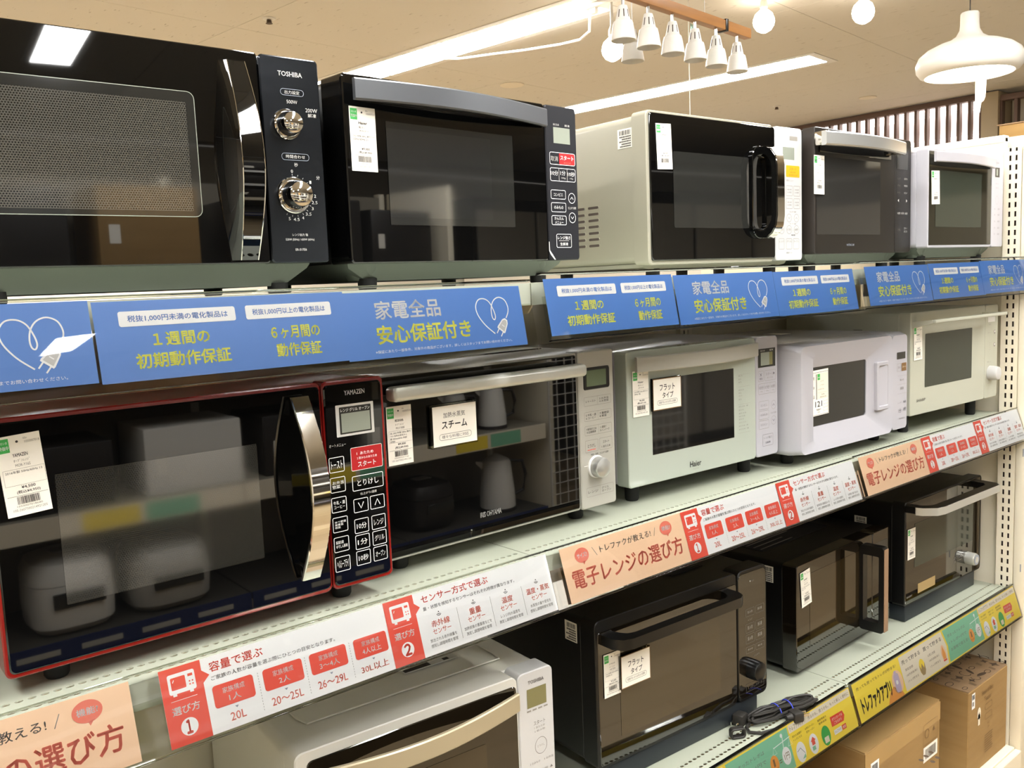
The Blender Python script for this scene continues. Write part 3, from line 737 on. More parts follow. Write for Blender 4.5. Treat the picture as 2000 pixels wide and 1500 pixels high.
B().m('steel_dark').slab(rr(.3675, z, W, z+H, .005), .0, .03).build('control_panel', t)
p = Pm(-.0003, z)
p.text('TOSHIBA', 392, 238, 426, 244, 'print_white', 1, .01); p.frame(394, 214, 427, 222.5, 'print_grey', 1, .6, 4); p.text('出力設定', 400, 216, 421, 220.5, 'print_silver', 1)
p.text('500W', 402, 204, 417, 208.5, 'print_silver', 1); p.text('200W', 428, 195, 445, 200, 'print_silver', 1); p.text('解凍', 431, 188.5, 443, 193.5, 'print_silver', 1)
p.frame(390, 132, 429, 141, 'print_grey', 1, .6, 4); p.text('時間合わせ', 396, 134.5, 423, 139, 'print_silver', 1)
p.text('秒', 407, 124, 412, 129, 'print_silver', 1); p.text('分', 437.5, 108.5, 442.5, 113.5, 'print_silver', 1)
for k in range(17):
    a = math.radians(90-k*17); r0 = 25.5; cx0, cz0 = 403, 87
    if k < 13: p.line([(cx0+r0*math.cos(a), cz0+r0*math.sin(a)), (cx0+(r0+2.2)*math.cos(a), cz0+(r0+2.2)*math.sin(a))], .5, 'print_silver', 1)
for n_, a in (('0', 90), ('1', 35), ('2', 0), ('2.5', -16), ('3', -32), ('3.5', -50), ('4', -68), ('4.5', -86), ('5', -104)):
    a = math.radians(a); xx, zz = 403+31*math.cos(a), 87+31*math.sin(a); w_ = 1.4*len(n_); p.text(n_, xx-w_, zz-2, xx+w_, zz+2, 'print_silver', 1)
p.text('レンジ出力 強', 398, 34.5, 420, 38, 'print_silver', 1); p.text('520W (50Hz) / 650W (60Hz)', 388, 28, 429, 31.5, 'print_silver', 1); p.text('ER-S17E6', 401, 15.5, 417, 18.5, 'print_silver', 1)
p.build('panel_lettering', t)
knob(t, 'chrome', .400, z+.177, .0165, 0, .022, skirt=('chrome', .0195), taper=.86); knob(t, 'chrome', .403, z+.087, .0195, 0, .026, skirt=('chrome', .0235), taper=.86)

# --- 2: black oven with silver band
t, z = mw('microwave_oven', -.2506, .1091, S1, 1.5210, .0720, 'black microwave with a wide curved silver band handle across its door top')
W, H = .4609, .2486
case(t, 'black_metal', W, H, z, .045, .35, pan='pan_metal', pan_h=.024)
B().m('black_gloss').slab(rr(-.001, z, .3835, z+H, .004), 0, .05).build('door', t)
p = Pm(-.0003, z); p.rect(66, 52, 309, 192, 'window_mid', 1, 1); p.rect(66, 62, 261, 183, 'mesh_faint', 2, 1); p.build('door_window', t)
bow_bar(.006, .381, z+.2115, z+.2395, lambda u: -.008-.030*math.sin(PI*min(1, .12+u*.86)), .006, 24).build('handle', t)
B().m('black_plastic').box(.03, -.012, z+.216, .36, 0, z+.234).build('handle_mount', t)
B().m('dark_slate').slab(rr(.3855, z, W, z+H, .005), .0, .05).build('control_panel', t)
p = Pm(-.0003, z)
p.rect(404, 189, 444, 214.5, 'lcd', 1); p.text('あたため', 404, 217, 418, 220.5, 'print_silver', 1); p.text('解凍', 432, 217, 444, 220.5, 'print_silver', 1)
p.rect(416, 155, 454, 173.5, 'start_red', 1, 2); p.frame(393, 154.5, 455, 174.5, 'print_white', 2, .8, 3.5); p.text('取消', 396, 160, 413, 168, 'print_silver', 2, .01); p.text('スタート', 419, 163, 451, 170, 'print_white', 2, .02); p.text('あたため', 427, 157, 444, 160, 'print_coral', 2)
p.frame(393, 128, 455, 149.5, 'print_white', 2, .8, 3.5); p.rect(414, 128.5, 414.7, 149, 'print_silver', 2); p.rect(434, 128.5, 434.7, 149, 'print_silver', 2)
p.text('10分', 395, 137, 412, 144.5, 'print_white', 2, .01); p.text('1分', 418, 138, 430, 145.5, 'print_white', 2, .01); p.text('10秒', 436, 137, 453, 144.5, 'print_white', 2, .01); p.text('100g', 420, 132, 430, 135, 'print_silver', 2); p.text('10g', 441, 132, 449, 135, 'print_silver', 2)
for (za, zb, s_) in ((99, 114, 'コンビニ'), (78, 93.5, 'のみもの')): p.frame(393, za, 429, zb, 'print_white', 2, .8, 3); p.text(s_, 400, za+5, 422, zb-5, 'print_white', 2, .01)
p.frame(393, 57, 429, 72.5, 'print_white', 2, .8, 3); p.text('かんたん', 400, 65.5, 422, 70.5, 'print_white', 2, .01); p.text('メニュー', 401, 59, 421, 63.5, 'print_white', 2, .01)
for zc, s_ in ((101.5, 1), (69.5, -1)): p.oval(444, zc, 8.6, 'print_white', 2, .8); p.line([(440.5, zc-2*s_), (444, zc+2*s_), (447.5, zc-2*s_)], .9, 'print_white', 2)
p.text('仕上がり調節', 434, 83.5, 454, 87.5, 'print_silver', 2)
p.frame(403, 20, 440, 42.5, 'print_white', 2, .8, 3); p.text('レンジ強さ', 406, 33.5, 437, 39, 'print_white', 2); p.rect(409, 31.2, 434, 31.8, 'print_silver', 2); p.text('生解凍', 412, 23.5, 431, 28.5, 'print_white', 2)
p.poly([(384.5, 30), (386, 30), (386.5, 16), (393, 9), (400, 0.5), (397, 0.5), (388, 9), (384.5, 15)], 'print_silver', 1)
p.build('panel_lettering', t)

# --- 3: cream oven with loop handle
t, z = mw('microwave_oven', .4296, .1747, S1, 1.5110, -.0345, 'cream microwave with black glass door and loop-shaped chrome handle', .97)
W, H = .4871, .2827
case(t, 'cream_paint', W, H, z, .040, .370, r=.014, pan='cream_paint', pan_h=.012)
side_vents(t, W, z, 7, y0=.138, cols=2, dz=.0125, z0=.040, wy=.030)
B().m('cream_paint').slab(rr(-.003, z-.002, .3885, z+H+.002, .010), .004, .040).build('door_frame', t)
B().m('black_gloss').slab(rr(.004, z+.006, .3885, z+H-.003, .005), 0, .03).build('door', t)
p = Pm(-.0003, z); p.rect(66, 68, 298, 212, 'window_mid', 1, 4); p.build('door_window', t)
hb = B().m('black_gloss'); hb.ring(stad(.304, z+.047, .353, z+.237, 10), stad(.320, z+.066, .349, z+.215, 10), -.006, 0); hb.build('handle_base', t)
hb = B().m('chrome'); pth = [(-.004, .236), (-.018, .236), (-.032, .228), (-.042, .214), (-.045, .195), (-.045, .092), (-.042, .072), (-.032, .056), (-.018, .047), (-.004, .047)]
inn = [(-.004, .226), (-.017, .226), (-.026, .220), (-.035, .208), (-.037, .193), (-.037, .094), (-.035, .078), (-.026, .064), (-.017, .057), (-.004, .057)]
pth = [(y, z+q) for y, q in pth]; inn = [(y, z+q) for y, q in inn]
hb.m('chrome')
hb.loft([[(.334, a[0], a[1]), (.358, a[0], a[1]), (.358, b_[0], b_[1]), (.334, b_[0], b_[1])] for a, b_ in zip(pth, inn)]); hb.build('handle', t, smooth=50)
hb = B().m('black_gloss'); hb.loft([[(.330, a[0]*.98, z+(a[1]-z-.14)*.985+.14), (.3345, a[0]*.98, z+(a[1]-z-.14)*.985+.14), (.3345, b_[0]+.004 if b_[0] < -.01 else b_[0], z+(b_[1]-z-.14)*.93+.14), (.330, b_[0]+.004 if b_[0] < -.01 else b_[0], z+(b_[1]-z-.14)*.93+.14)] for a, b_ in zip(pth, inn)]); hb.build('handle_inlay', t, smooth=50)
B().m('white_plastic').slab(rr(.3895, z, W, z+H, .007), 0, .045).build('control_panel', t)
p = Pm(-.0003, z)
p.text('電子レンジ', 402, 259, 418, 262, 'ink_light', 1); p.rect(441, 256, 470, 265, 'ink_light', 1, 1)
p.rect(401, 206, 477, 251, 'print_silver', 1, 1); p.rect(416, 215, 458, 241, 'lcd', 2); p.text('レンジ グリル オーブン', 415, 243.5, 459, 246.5, 'ink_grey', 2)
p.rect(428, 178.5, 477, 203, 'start_orange', 1, 2); p.text('スタート', 440, 193, 465, 199, 'print_brown', 2); p.text('あたため', 443, 187, 462, 190.5, 'print_brown', 2); p.text('飲み物あたため', 438, 181, 469, 184.5, 'print_brown', 2)
p.text('自動メニュー', 428, 169, 455, 173, 'ink_grey', 1)
for (xa, xb) in ((427, 451), (455, 478)):
    for (za, zb) in ((138, 160), (111, 133)):
        p.frame(xa, za, xb, zb, 'ink_light', 1, .7, 2); p.text('4 飲み物', xa+4, zb-10, xb-4, zb-6.5, 'ink_grey', 1); p.text('5 お惣菜', xa+4, zb-16, xb-4, zb-12.5, 'ink_grey', 1)
p.text('仕上がり調節', 440, 102.5, 464, 106, 'ink_grey', 1)
for xc, s_ in ((438, -1), (465, 1)): p.oval(xc, 91, 9, 'ink_light', 1, .7); p.line([(xc-3, 91-1.5*s_), (xc, 91+1.5*s_), (xc+3, 91-1.5*s_)], .8, 'ink_grey', 1)
p.text('オーブン温度', 440, 77, 464, 80.5, 'ink_grey', 1)
for xc, s_ in ((411, '10分'), (438, '1分'), (465, '10秒')): p.oval(xc, 66, 9.5, 'ink_light', 1, .7); p.text(s_, xc-7, 63.5, xc+7, 69, 'ink_grey', 1)
p.text('時間', 446, 52.5, 460, 56, 'ink', 1)
for (xa, xb, s_) in ((400, 420, 'レンジ'), (427, 448, 'グリル'), (453, 474, 'オーブン')): p.frame(xa, 24, xb, 47, 'ink_light', 1, .7, 2); p.text(s_, xa+2, 38.5, xb-2, 43, 'ink_grey', 1)
p.text('手動モード', 427, 14, 448, 18, 'ink', 1)
p.build('panel_lettering', t)
sticker(t, 0, .042, z+.222, .038, .036, 3)

# --- 4: dark taupe oven with chrome bar
t, z = mw('microwave_oven', .938, .140, S1, 1.5230, 0, 'dark taupe microwave with a thick chrome bar handle, partly behind the cream one', .97)
W, H = .445, .276
case(t, 'black_metal', W, H, z, .030, .370, pan='pan_metal', pan_h=.024)
B().m('taupe').slab(rr(0, z, .361, z+H, .004), 0, .03).build('door', t)
p = Pm(-.0003, z); p.T = lambda a, b: ((a-17)*.001, z+b*.001); p.rect(20, 0.5, 376, 272, 'brown_black', 1, 2); p.rect(24, 43, 306, 214, 'grey_glass', 2, 1); p.text('HITACHI', 152, 17, 184, 22, 'print_grey', 2); p.build('door_window', t)
bow_bar(-.008, .355, z+.232, z+.262, lambda u: -.018-.034*math.sin(PI*(.15+.72*u)), .012, 20, 'light_metal').build('handle', t)
hb = B().m('chrome'); hb.box(-.004, -.034, z+.233, .014, .0, z+.264, bev=.004); hb.build('handle_mount', t)
hb = B().m('chrome'); hb.box(.335, -.024, z+.234, .353, .0, z+.260, bev=.004); hb.build('handle_mount', t)
B().m('black_gloss').box(.015, -.004, z+.222, .335, 0, z+.255).build('handle_recess', t)
B().m('brown_black').slab(rr(.363, z, W, z+H, .008), 0, .03).build('control_panel', t)
p = Pm(-.0003, z); p.T = lambda a, b: ((a-17)*.001, z+b*.001); p.rect(388, 203, 444, 246, 'lcd_dark', 1)
for i, (a, c) in enumerate((('レンジ', '飲物'), ('グリル', '時刻'), ('オーブン', 'メニュー'))): p.text(a, 392, 178-i*17, 406, 183-i*17, 'ink_light', 1); p.text(c, 426, 178-i*17, 442, 183-i*17, 'print_silver', 1)
p.poly([(393, 127), (399, 131), (399, 123)], 'print_silver', 1); p.poly([(442, 127), (436, 131), (436, 123)], 'print_silver', 1)
for i, s_ in enumerate(('10分', '1分', '10秒')): p.text(s_, 392+i*19, 93, 406+i*19, 99, 'print_silver', 1)
p.text('とりけし', 394, 53, 408, 58, 'ink_light', 1); p.text('スタート', 426, 57, 443, 62, 'print_silver', 1); p.text('あたため', 426, 49, 443, 54, 'print_silver', 1)
p.build('panel_lettering', t)

# --- 5: small white oven at the right
t, z = mw('microwave_oven', 1.4207, .1144, S1, 1.5321, -.0265, 'small white microwave with curved white handle at the right end, top shelf', .958)
W, H = .4334, .2486
case(t, 'lilac_white', W, H, z, .030, .36, pan='pan_metal', pan_h=.024)
K = W/.4334
B().m('lilac_white').slab(rr(0, z, .3600, z+H, .006), .0, .03).build('door_frame', t)
B().m('olive_glass').slab(rr(.004, z+.006, .3575, z+H-.006, .002), -.001, .01).build('door', t)
p = Pm(-.0013, z); p.rect(37*K, 53, 295*K, 196, 'window_green', 1, 1); p.build('door_window', t)
bow_bar(.004, .3570, z+.213, z+.239, lambda u: -.006-.030*math.sin(PI*(.14+.80*u)), .006, 20, 'lilac_white').build('handle', t)
B().m('lilac_white').slab(rr(.3612, z, W, z+H, .006), 0, .03).build('control_panel', t)
p = Pm(-.0003, z); c5 = 393
p.text('TOSHIBA', c5-10, 229, c5+10, 232.5, 'ink_grey', 1); p.rect(c5-13, 192, c5+14, 218, 'lcd_dark', 1); p.rect(c5-6, 196, c5+3, 214, 'lcd', 2)
p.text('スタート', c5-10, 172, c5+10, 176, 'ink_grey', 1); p.text('あたため', c5-8, 161, c5+8, 164.5, 'ink_grey', 1); p.oval(c5, 129, 9, 'ink_light', 1, .7, 12)
for q in (102, 86, 68, 50, 33):
    p.text('分', c5-16, q, c5-8, q+5, 'ink_grey', 1); p.text('解凍', c5+6, q, c5+18, q+5, 'ink_grey', 1)
p.build('panel_lettering', t)

# --- 6: red framed oven
t, z = mw('microwave_oven', -.7084, .0744, S2, 1.0995, -.0119, 'black glass microwave in a thin red frame with tall chrome handle')
W, H = .468, .2694
case(t, 'red_paint', W, H, z, .030, .35, r=.008)
B().m('red_paint').slab(rr(-.002, z-.002, .3765, z+H+.002, .008), .002, .03).build('door_frame', t)
B().m('black_gloss').slab(rr(.002, z+.003, .3745, z+H-.003, .006), 0, .02).build('door', t)
p = Pm(-.0003, z); p.rect(62, 64, 286, 206, 'mesh_dark', 1, 1); p.build('door_window', t)
hb = B(); rings = []
for i in range(25):
    u = i/24; q = math.sin(PI*u); zz = z+.026+u*.232; yf = -.012-.042*q
    rings.append([(.329, yf+.0015, zz), (.3302, yf, zz), (.3528, yf, zz), (.354, yf+.0015, zz), (.3535, yf+.006, zz), (.3295, yf+.006, zz)])
hb.m('chrome').loft(rings); hb.build('handle', t)
hb = B().m('black_gloss'); rings = []
for i in range(25):
    u = i/24; q = math.sin(PI*u); zz = z+.030+u*.224; yf = -.0055-.042*q
    rings.append([(.331, yf, zz), (.352, yf, zz), (.350, 0, zz), (.333-.004*q, 0, zz)])
hb.loft(rings).build('handle_back', t)
B().m('red_paint').slab(rr(.3785, z-.002, W+.001, z+H+.002, .007), .002, .03).build('panel_frame', t)
B().m('black_gloss').slab(rr(.3800, z+.003, W-.003, z+H-.003, .006), 0, .02).build('control_panel', t)
p = Pm(-.0003, z)
p.text('YAMAZEN', 409, 251.5, 439, 257.5, 'print_white', 1, .008); p.rect(395, 198, 451, 239.5, 'print_silver', 1, 1); p.rect(400, 201, 447, 236.5, 'lcd_dark', 2, 1); p.rect(402.5, 203, 445, 228, 'lcd', 3); p.text('レンジ グリル オーブン', 402, 230, 445, 234.5, 'print_white', 4)
p.text('オートメニュー', 383, 186, 407, 190, 'print_silver', 1)
p.rect(413.5, 151, 460, 181, 'start_red', 1, 2); p.frame(413, 150.5, 460.5, 181.5, 'print_white', 2, .5, 2); p.text('スタート', 423, 155, 450, 162, 'print_white', 3, .02); p.text('1  あたため', 422, 171, 447, 175, 'print_white', 3); p.text('2 飲みものあたため', 422, 165, 452, 168.5, 'print_white', 3)
def key(x0, z0, x1, z1, s_, m_='print_white'): p.frame(x0, z0, x1, z1, m_, 1, .8, 2); w_, h_ = x1-x0, z1-z0; p.text(s_, x0+w_*.16, z0+h_*.3, x1-w_*.16, z0+h_*.7, m_, 1, .012)
key(413, 123.5, 460, 143.5, 'とりけし'); p.text('仕上がり/温度', 424, 117, 449, 120.5, 'print_silver', 1)
for x0, s_ in ((413, -1), (438, 1)): p.frame(x0, 94.5, x0+22, 113, 'print_white', 1, .8, 2); p.line([(x0+7, 103.7-4*s_), (x0+11, 103.7+4*s_), (x0+15, 103.7-4*s_)], 1.1, 'print_white', 1)
for i, (a, c) in enumerate((('10分', 'レンジ'), ('1分', 'グリル'), ('10秒', 'オーブン'))): key(412.5, 66.5-i*21.7, 434, 86-i*21.7, a); key(438.5, 66.5-i*21.7, 460, 86-i*21.7, c)
for i, s_ in enumerate(('トースト', 'お弁当\n惣菜', '牛乳・酒\nコーヒー', 'ゆで野菜\n葉果菜\n根菜', '解凍冷凍\nゆでしん解凍', 'ヘルシーフライ')):
    zb = 173-i*26.3; p.frame(381, zb-20, 403, zb, 'print_white', 1, .8, 2); p.text(s_, 384, zb-15, 400.5, zb-5, 'print_white', 1)
p.build('panel_lettering', t)

# --- 7: silver oven with thick white-silver bar and dial
t, z = mw('microwave_oven', -.2253, .1152, S2, 1.0987, .0014, 'silver microwave with a thick straight bar handle and a round silver dial')
W, H = .4796, .2674
case(t, 'warm_silver', W, H, z, .030, .35, r=.008)
B().m('warm_silver').slab(rr(0, z, .3935, z+H, .004), .002, .03).build('door_frame', t)
B().m('black_gloss').slab(rr(.002, z+.0035, .3905, z+H-.0035, .003), 0, .02).build('door', t)
hb = B().m('satin_silver'); hb.box(.002, -.046, z+.2330, .373, -.020, z+.2535, bev=.007, seg=4); hb.build('handle', t)
for xa in (.02, .34): B().m('black_plastic').box(xa, -.022, z+.238, xa+.016, 0, z+.249, bev=.002).build('handle_mount', t)
p = Pm(-.0003, z); p.text('IRIS OHYAMA', 175, 31, 217, 39, 'print_silver', 1, .01); p.build('door_lettering', t)
B().m('warm_silver').slab(rr(.3945, z-.001, W, z+H+.001, .005), 0, .03).build('control_panel', t)
B().m('black_plastic').slab(rr(.406, z+.2025, .4700, z+.2410, .004), -.0012, .002).build('display_frame', t)
B().m('lcd_green').slab(rr(.4125, z+.2085, .4600, z+.2360, .001), -.0018, 0, .0003).build('display', t)
p = Pm(-.0003, z); g_ = 'ink_light'
for (za, zb, a, c) in ((175.5, 191, '2 トースト', '3 お弁当\n4 お惣菜'), (149.5, 165.5, '5 牛乳・酒\n6 コーヒー', '7 葉野菜\n8 根菜'), (125, 141.5, '9 解凍あたため\n10 全自動解凍', '11 唐揚げ\n12 ハンバーグ'), (19, 35.5, 'レンジ', 'グリル\nオーブン')):
    p.frame(406, za, 472, zb, g_, 1, .6, 2); p.rect(438.6, za+.5, 439.1, zb-.5, g_, 1); h1 = 3 if '\n' in a else 1.5
    p.text(a, 410, za+(3.5 if '\n' in a else 6), 434, zb-(3.5 if '\n' in a else 6), 'ink', 1); p.text(c, 443, za+3.5, 466, zb-3.5, 'ink', 1)
p.frame(406, 96, 437, 117, g_, 1, .6, 2); p.text('とりけし', 412, 104, 431, 110, 'ink', 1); p.rect(411, 99.5, 431, 100.5, 'print_red', 1); p.frame(440.5, 96, 472, 117, g_, 1, .6, 2); p.text('スタート', 449, 107, 464, 112, 'ink', 1); p.text('1 あたため', 446, 99.5, 467, 103.5, 'ink', 1)
p.text('時間・温度・仕上がり調節', 419, 89.5, 462, 93, 'ink', 1); p.rect(402, 73, 412, 73.8, 'print_white', 1)
p.build('panel_lettering', t)
knob(t, 'light_metal', .4305, z+.0695, .0180, 0, .020, name='dial', skirt=('print_white', .0196), taper=.97)

# --- 8: pale white oven with flat curved handle
t, z = mw('microwave_oven', .3193, .1444, S2, 1.1027, -.0365, 'white microwave', .985)
t['label'] = 'white microwave with curved white band handle and small dark window, middle shelf'
W, H = .4523, .2518
case(t, 'lilac_white', W, H, z, .030, .335, r=.008)
B().m('white_gloss').slab(rr(0, z, .3765, z+H, .007), 0, .03).build('door', t)
p = Pm(-.0003, z); p.rect(64, 54, 304.5, 195, 'window_dark', 1, .5); p.text('Haier', 168, 14, 201, 25, 'ink', 1, .01); p.text('inspired', 177, 7.5, 193, 10.5, 'ink_light', 1)
for k, (zz, w_) in enumerate(((176, 14), (169, 9), (163, 10), (147, 18), (141, 9), (135, 12), (128, 10), (113, 30), (106, 16), (99, 24), (93, 20), (87, 16), (80, 28), (73, 30), (66, 32))):
    p.text('あたため・解凍'[:max(2, w_//5)], 320, zz, 320+w_, zz+3.2, 'ink_light' if k in (5, 12) else 'ink_grey', 1)
for zz in (180, 155, 119, 60): p.rect(318, zz, 357, zz+.35, 'ink_light', 1)
p.build('door_window', t)
bow_bar(.008, .3685, z+.2145, z+.2425, lambda u: -.010-.030*math.sin(PI*(.10+.86*u)), .006, 24, 'warm_silver').build('handle', t)
B().m('lilac_white').slab(rr(.3775, z, W, z+H, .007), 0, .03).build('control_panel', t)
p = Pm(-.0003, z); g_ = 'ink_light'
p.rect(385, 188, 444, 227, 'lcd_dark', 1, 1); p.rect(394, 192, 434, 219, 'lcd', 2); p.rect(423, 192, 434, 219, 'lcd_olive', 3); p.text('あたため', 393, 221, 408, 224.5, 'print_silver', 2); p.text('解凍', 424, 221, 436, 224.5, 'print_silver', 2)
p.frame(385, 159, 404, 181, g_, 1, .6, 2.5); p.line([(391, 170), (397, 176)], .8, 'ink', 1); p.line([(391, 176), (397, 170)], .8, 'ink', 1); p.text('取消', 390, 162, 399, 167, 'ink', 1)
p.frame(407, 159, 445, 181, g_, 1, .6, 2.5); p.text('スタート', 411, 170, 436, 176, 'ink_grey', 1); p.poly([(437, 170), (441, 173), (437, 176)], 'ink', 1); p.text('あたため', 415, 163, 435, 167, 'ink_light', 1)
p.frame(385.5, 132, 445, 154.5, g_, 1, .6, 2.5); p.rect(405, 132.5, 405.4, 154, g_, 1); p.rect(425, 132.5, 425.4, 154, g_, 1)
for i, s_ in enumerate(('10分', '1分', '10秒')): p.text(s_, 388+i*20, 142, 403+i*20, 149.5, 'ink_grey', 1); p.text('100g', 391+i*20, 136, 400+i*20, 139, 'ink_light', 1)
for (za, s_) in ((99.5, 'コンビニ'), (79, 'のみもの'), (58.5, 'かんたんメニュー')): p.frame(386, za, 420.5, za+18, g_, 1, .6, 2.5); p.text(s_, 392, za+6.5, 415, za+11.5, 'ink_grey', 1)
for zc, s_ in ((106, 1), (73, -1)): p.oval(437, zc, 8.5, g_, 1, .6, 9.5); p.line([(433.5, zc-2*s_), (437, zc+2*s_), (440.5, zc-2*s_)], .8, 'ink', 1)
p.text('仕上がり調節', 427, 87.5, 446, 91, 'ink_grey', 1)
p.frame(398, 21, 434.5, 46, 'ink_grey', 1, .6, 2.5); p.text('レンジ強さ', 403, 36, 430, 41, 'ink_grey', 1); p.text('生解凍', 408, 26, 425, 30.5, 'ink', 1)
p.build('panel_lettering', t)

# --- 9: rounded lilac-white oven with recessed grip
t, z = mw('microwave_oven', .7401, .0760, S2, 1.1062, -.0227, 'rounded white microwave with deeply framed door and recessed side grip', 1.015)
W, H = .465, .2290
case(t, 'lilac_white', W, H+.002, z, .050, .37, r=.012, name='body')
bb = B().m('lilac_white')
o1 = rr(0, z-.002, .3875, z+H, .012, 5); o2 = rr(.018, z-.001, .3860, z+H-.004, .016, 5); i1 = rr(.068, z+.014, .356, z+.206, .012, 5); i2 = rr(.074, z+.050, .2955, z+.177, .006, 5)
mk = lambda pts, y: [(a, y, c) for a, c in pts]
bb.loft([mk(o1, .050), mk(o1, .012), mk(o2, -.012), mk(i1, -.008), mk(i2, .002), mk(i2, .020)], cap0=False, cap1=False); bb.build('door', t, smooth=40)
B().m('window_mid').slab(rr(.070, z+.046, .299, z+.181, .004), .0045, .012).build('door_window', t)
bb = B().m('lilac_white'); a, c = rr(.322, z+.056, .374, z+.168, .004), rr(.330, z+.066, .368, z+.158, .004)
bb.ring(a, c, -.0108, .004, .0015); bb.build('grip', t)
mat('grip_shade', '#bdb7c6', .4)
B().m('grip_shade').slab(c, .0, .004, .001).build('grip_recess', t)
bb = B().m('lilac_white'); q1 = rr(.3885, z-.002, W, z+H, .010, 5); q2 = rr(.3890, z+.002, W-.008, z+H-.006, .010, 5)
bb.loft([mk(q1, .050), mk(q1, .008), mk(q2, -.010)]); bb.build('control_panel', t, smooth=40)
p = Pm(-.0104, z)
p.rect(409, 167, 448, 183, 'lcd_dark', 1); p.frame(410, 138, 429, 157, 'ink_light', 1, .6, 1); p.text('取消', 414, 145, 425, 150, 'ink_grey', 1); p.rect(431, 138, 453, 157, 'print_brown', 1, 1); p.text('スタート', 434, 145, 450, 150, 'sign_cream', 2)
p.rect(413, 127, 453, 127.4, 'ink_light', 1); p.text('飲み物', 424, 115, 442, 120, 'ink_grey', 1); p.text('解凍', 426, 94, 441, 101, 'ink_grey', 1); p.rect(412, 107, 453, 107.4, 'ink_light', 1); p.rect(412, 85, 453, 85.4, 'ink_light', 1)
p.text('レンジ', 415, 62, 430, 66, 'ink_grey', 1); p.text('強弱', 440, 62, 452, 67, 'ink', 1); p.text('1分', 418, 40, 430, 50, 'ink', 1); p.text('10秒', 440, 42, 453, 52, 'ink', 1); p.text('YUASA', 420, 24, 447, 28, 'ink_grey', 1)
p.build('panel_lettering', t)
sticker(t, 0, .12, z+.14, .036, .048, 5)
p = P(0, .0003); bb = B().m('print_silver'); bb.box(.26, .20, z+H+.0015, .30, .25, z+H+.0019)
bb.build('top_label', t, smooth=0)

# --- 10: cream-white oven with thin bar and round knob
t, z = mw('microwave_oven', 1.3255, .1095, S2, 1.1113, -.0365, 'cream-white microwave with thin white bar handle and white round knob, right end', .975)
W, H = .4824, .2610
case(t, 'cream_white', W, H, z, .030, .36, r=.008)
B().m('cream_white').slab(rr(0, z, .4035, z+H, .004), 0, .03).build('door', t)
p = Pm(-.0003, z); p.rect(72, 67, 327, 204, 'window_green', 1, 3); p.text('SHARP', 31, 33, 76, 40, 'ink_grey', 1, .01); p.build('door_window', t)
hb = B().m('cream_white')
hb.loft([[(.008, .0, z+.222), (.008, .0, z+.237), (.03, .0, z+.237), (.03, .0, z+.222)], [(.018, -.046, z+.234), (.018, -.046, z+.243), (.04, -.046, z+.243), (.04, -.046, z+.234)]])
hb.box(.018, -.055, z+.234, .415, -.044, z+.243, bev=.003); hb.box(.384, -.046, z+.234, .396, 0, z+.243); hb.build('handle', t)
B().m('cream_white').slab(rr(.4045, z, W, z+H, .007), 0, .03).build('control_panel', t)
p = Pm(-.0003, z); p.rect(421, 213, 463, 228, 'print_silver', 1); p.text('メニュー', 420, 182, 444, 185, 'ink_grey', 1); p.text('取消', 427, 205, 437, 208, 'ink_grey', 1)
for zc in (184, 148): p.poly(circ(462, zc, 5, 16, 6), 'ink_grey', 1); p.poly(circ(463, zc+1, 3, 12), 'print_silver', 2)
for k in range(4): p.text('スタート', 429, 153-k*6, 441, 156-k*6, 'ink_light', 1)
p.text('時間/メニュー', 420, 100, 446, 103.5, 'ink_grey', 1); p.text('決定', 424, 40, 434, 43, 'ink_light', 1); p.build('panel_lettering', t)
knob(t, 'white_plastic', .438, z+.070, .0205, 0, .026, taper=.93)
bb = B().m('ink_grey')
for k in range(6): bb.box(-.0004, .13, z+.19+k*.005, 0, .155, z+.192+k*.005)
bb.build('flank_label', t, smooth=0)

# --- 11: silver oven at the bottom left
t, z = mw('microwave_oven', -.392, .095, S3, .592, -.075, 'silver grey microwave with curved champagne handle, cut off by the bottom edge')
W, H = .432, .2920
case(t, 'pale_silver', W, H-.002, z, .036, .365, r=.014)
bb = B().m('pale_silver'); yy = (.06, .36)
pts = [(.05, .075), (W-.05, .075), (W-.045, .10), (W-.045, .34), (.045, .34), (.045, .10)]
bb.tube([(a, c, z+H-.0012) for a, c in pts], .0022, 6, closed=True, flat=.7); bb.build('top_rib', t)
B().m('pale_silver').slab(rr(0, z, .3625, z+H, .012), 0, .036).build('door_frame', t)
B().m('bronze_glass').slab(rr(.016, z+.016, .3605, z+H-.014, .008), -.0012, .01).build('door', t)
p = Pm(-.0015, z); p.rect(50, 40, 300, 205, 'bronze_window', 1, 3); p.build('door_window', t)
bow_bar(.020, .3585, z+.2400, z+.2690, lambda u: -.008-.034*math.sin(PI*(.10+.87*u)), .006, 26, 'champagne').build('handle', t)
B().m('white_plastic').slab(rr(.3635, z, W, z+H, .010), 0, .036).build('control_panel', t)
p = Pm(-.0003, z); p.text('TOSHIBA', 383, 272, 414, 277.5, 'ink_grey', 1, .01); p.rect(380, 233, 418, 264, 'lcd_olive', 1, .5)
for k in range(4): p.rect(379+k*11, 227, 387+k*11, 229.5, 'ink_light', 1)
p.text('スタート', 391, 202, 414, 209, 'ink_grey', 1); p.text('1 あたため', 392, 196, 413, 199.5, 'ink_light', 1); p.text('2 飲み物', 392, 190, 413, 193.5, 'ink_light', 1)
p.oval(404, 166, 12, 'ink_grey', 1, .7, 14); p.text('とりけし', 397, 164, 411, 168, 'ink_light', 1)
p.text('3 のみもの', 381, 139, 401, 143, 'ink_grey', 1); p.text('5 お弁当', 409, 139, 427, 143, 'ink_grey', 1); p.text('仕上がり調節', 393, 123, 416, 127, 'ink_grey', 1); p.poly([(420, 123), (426, 123), (423, 127.5)], 'ink_grey', 1)
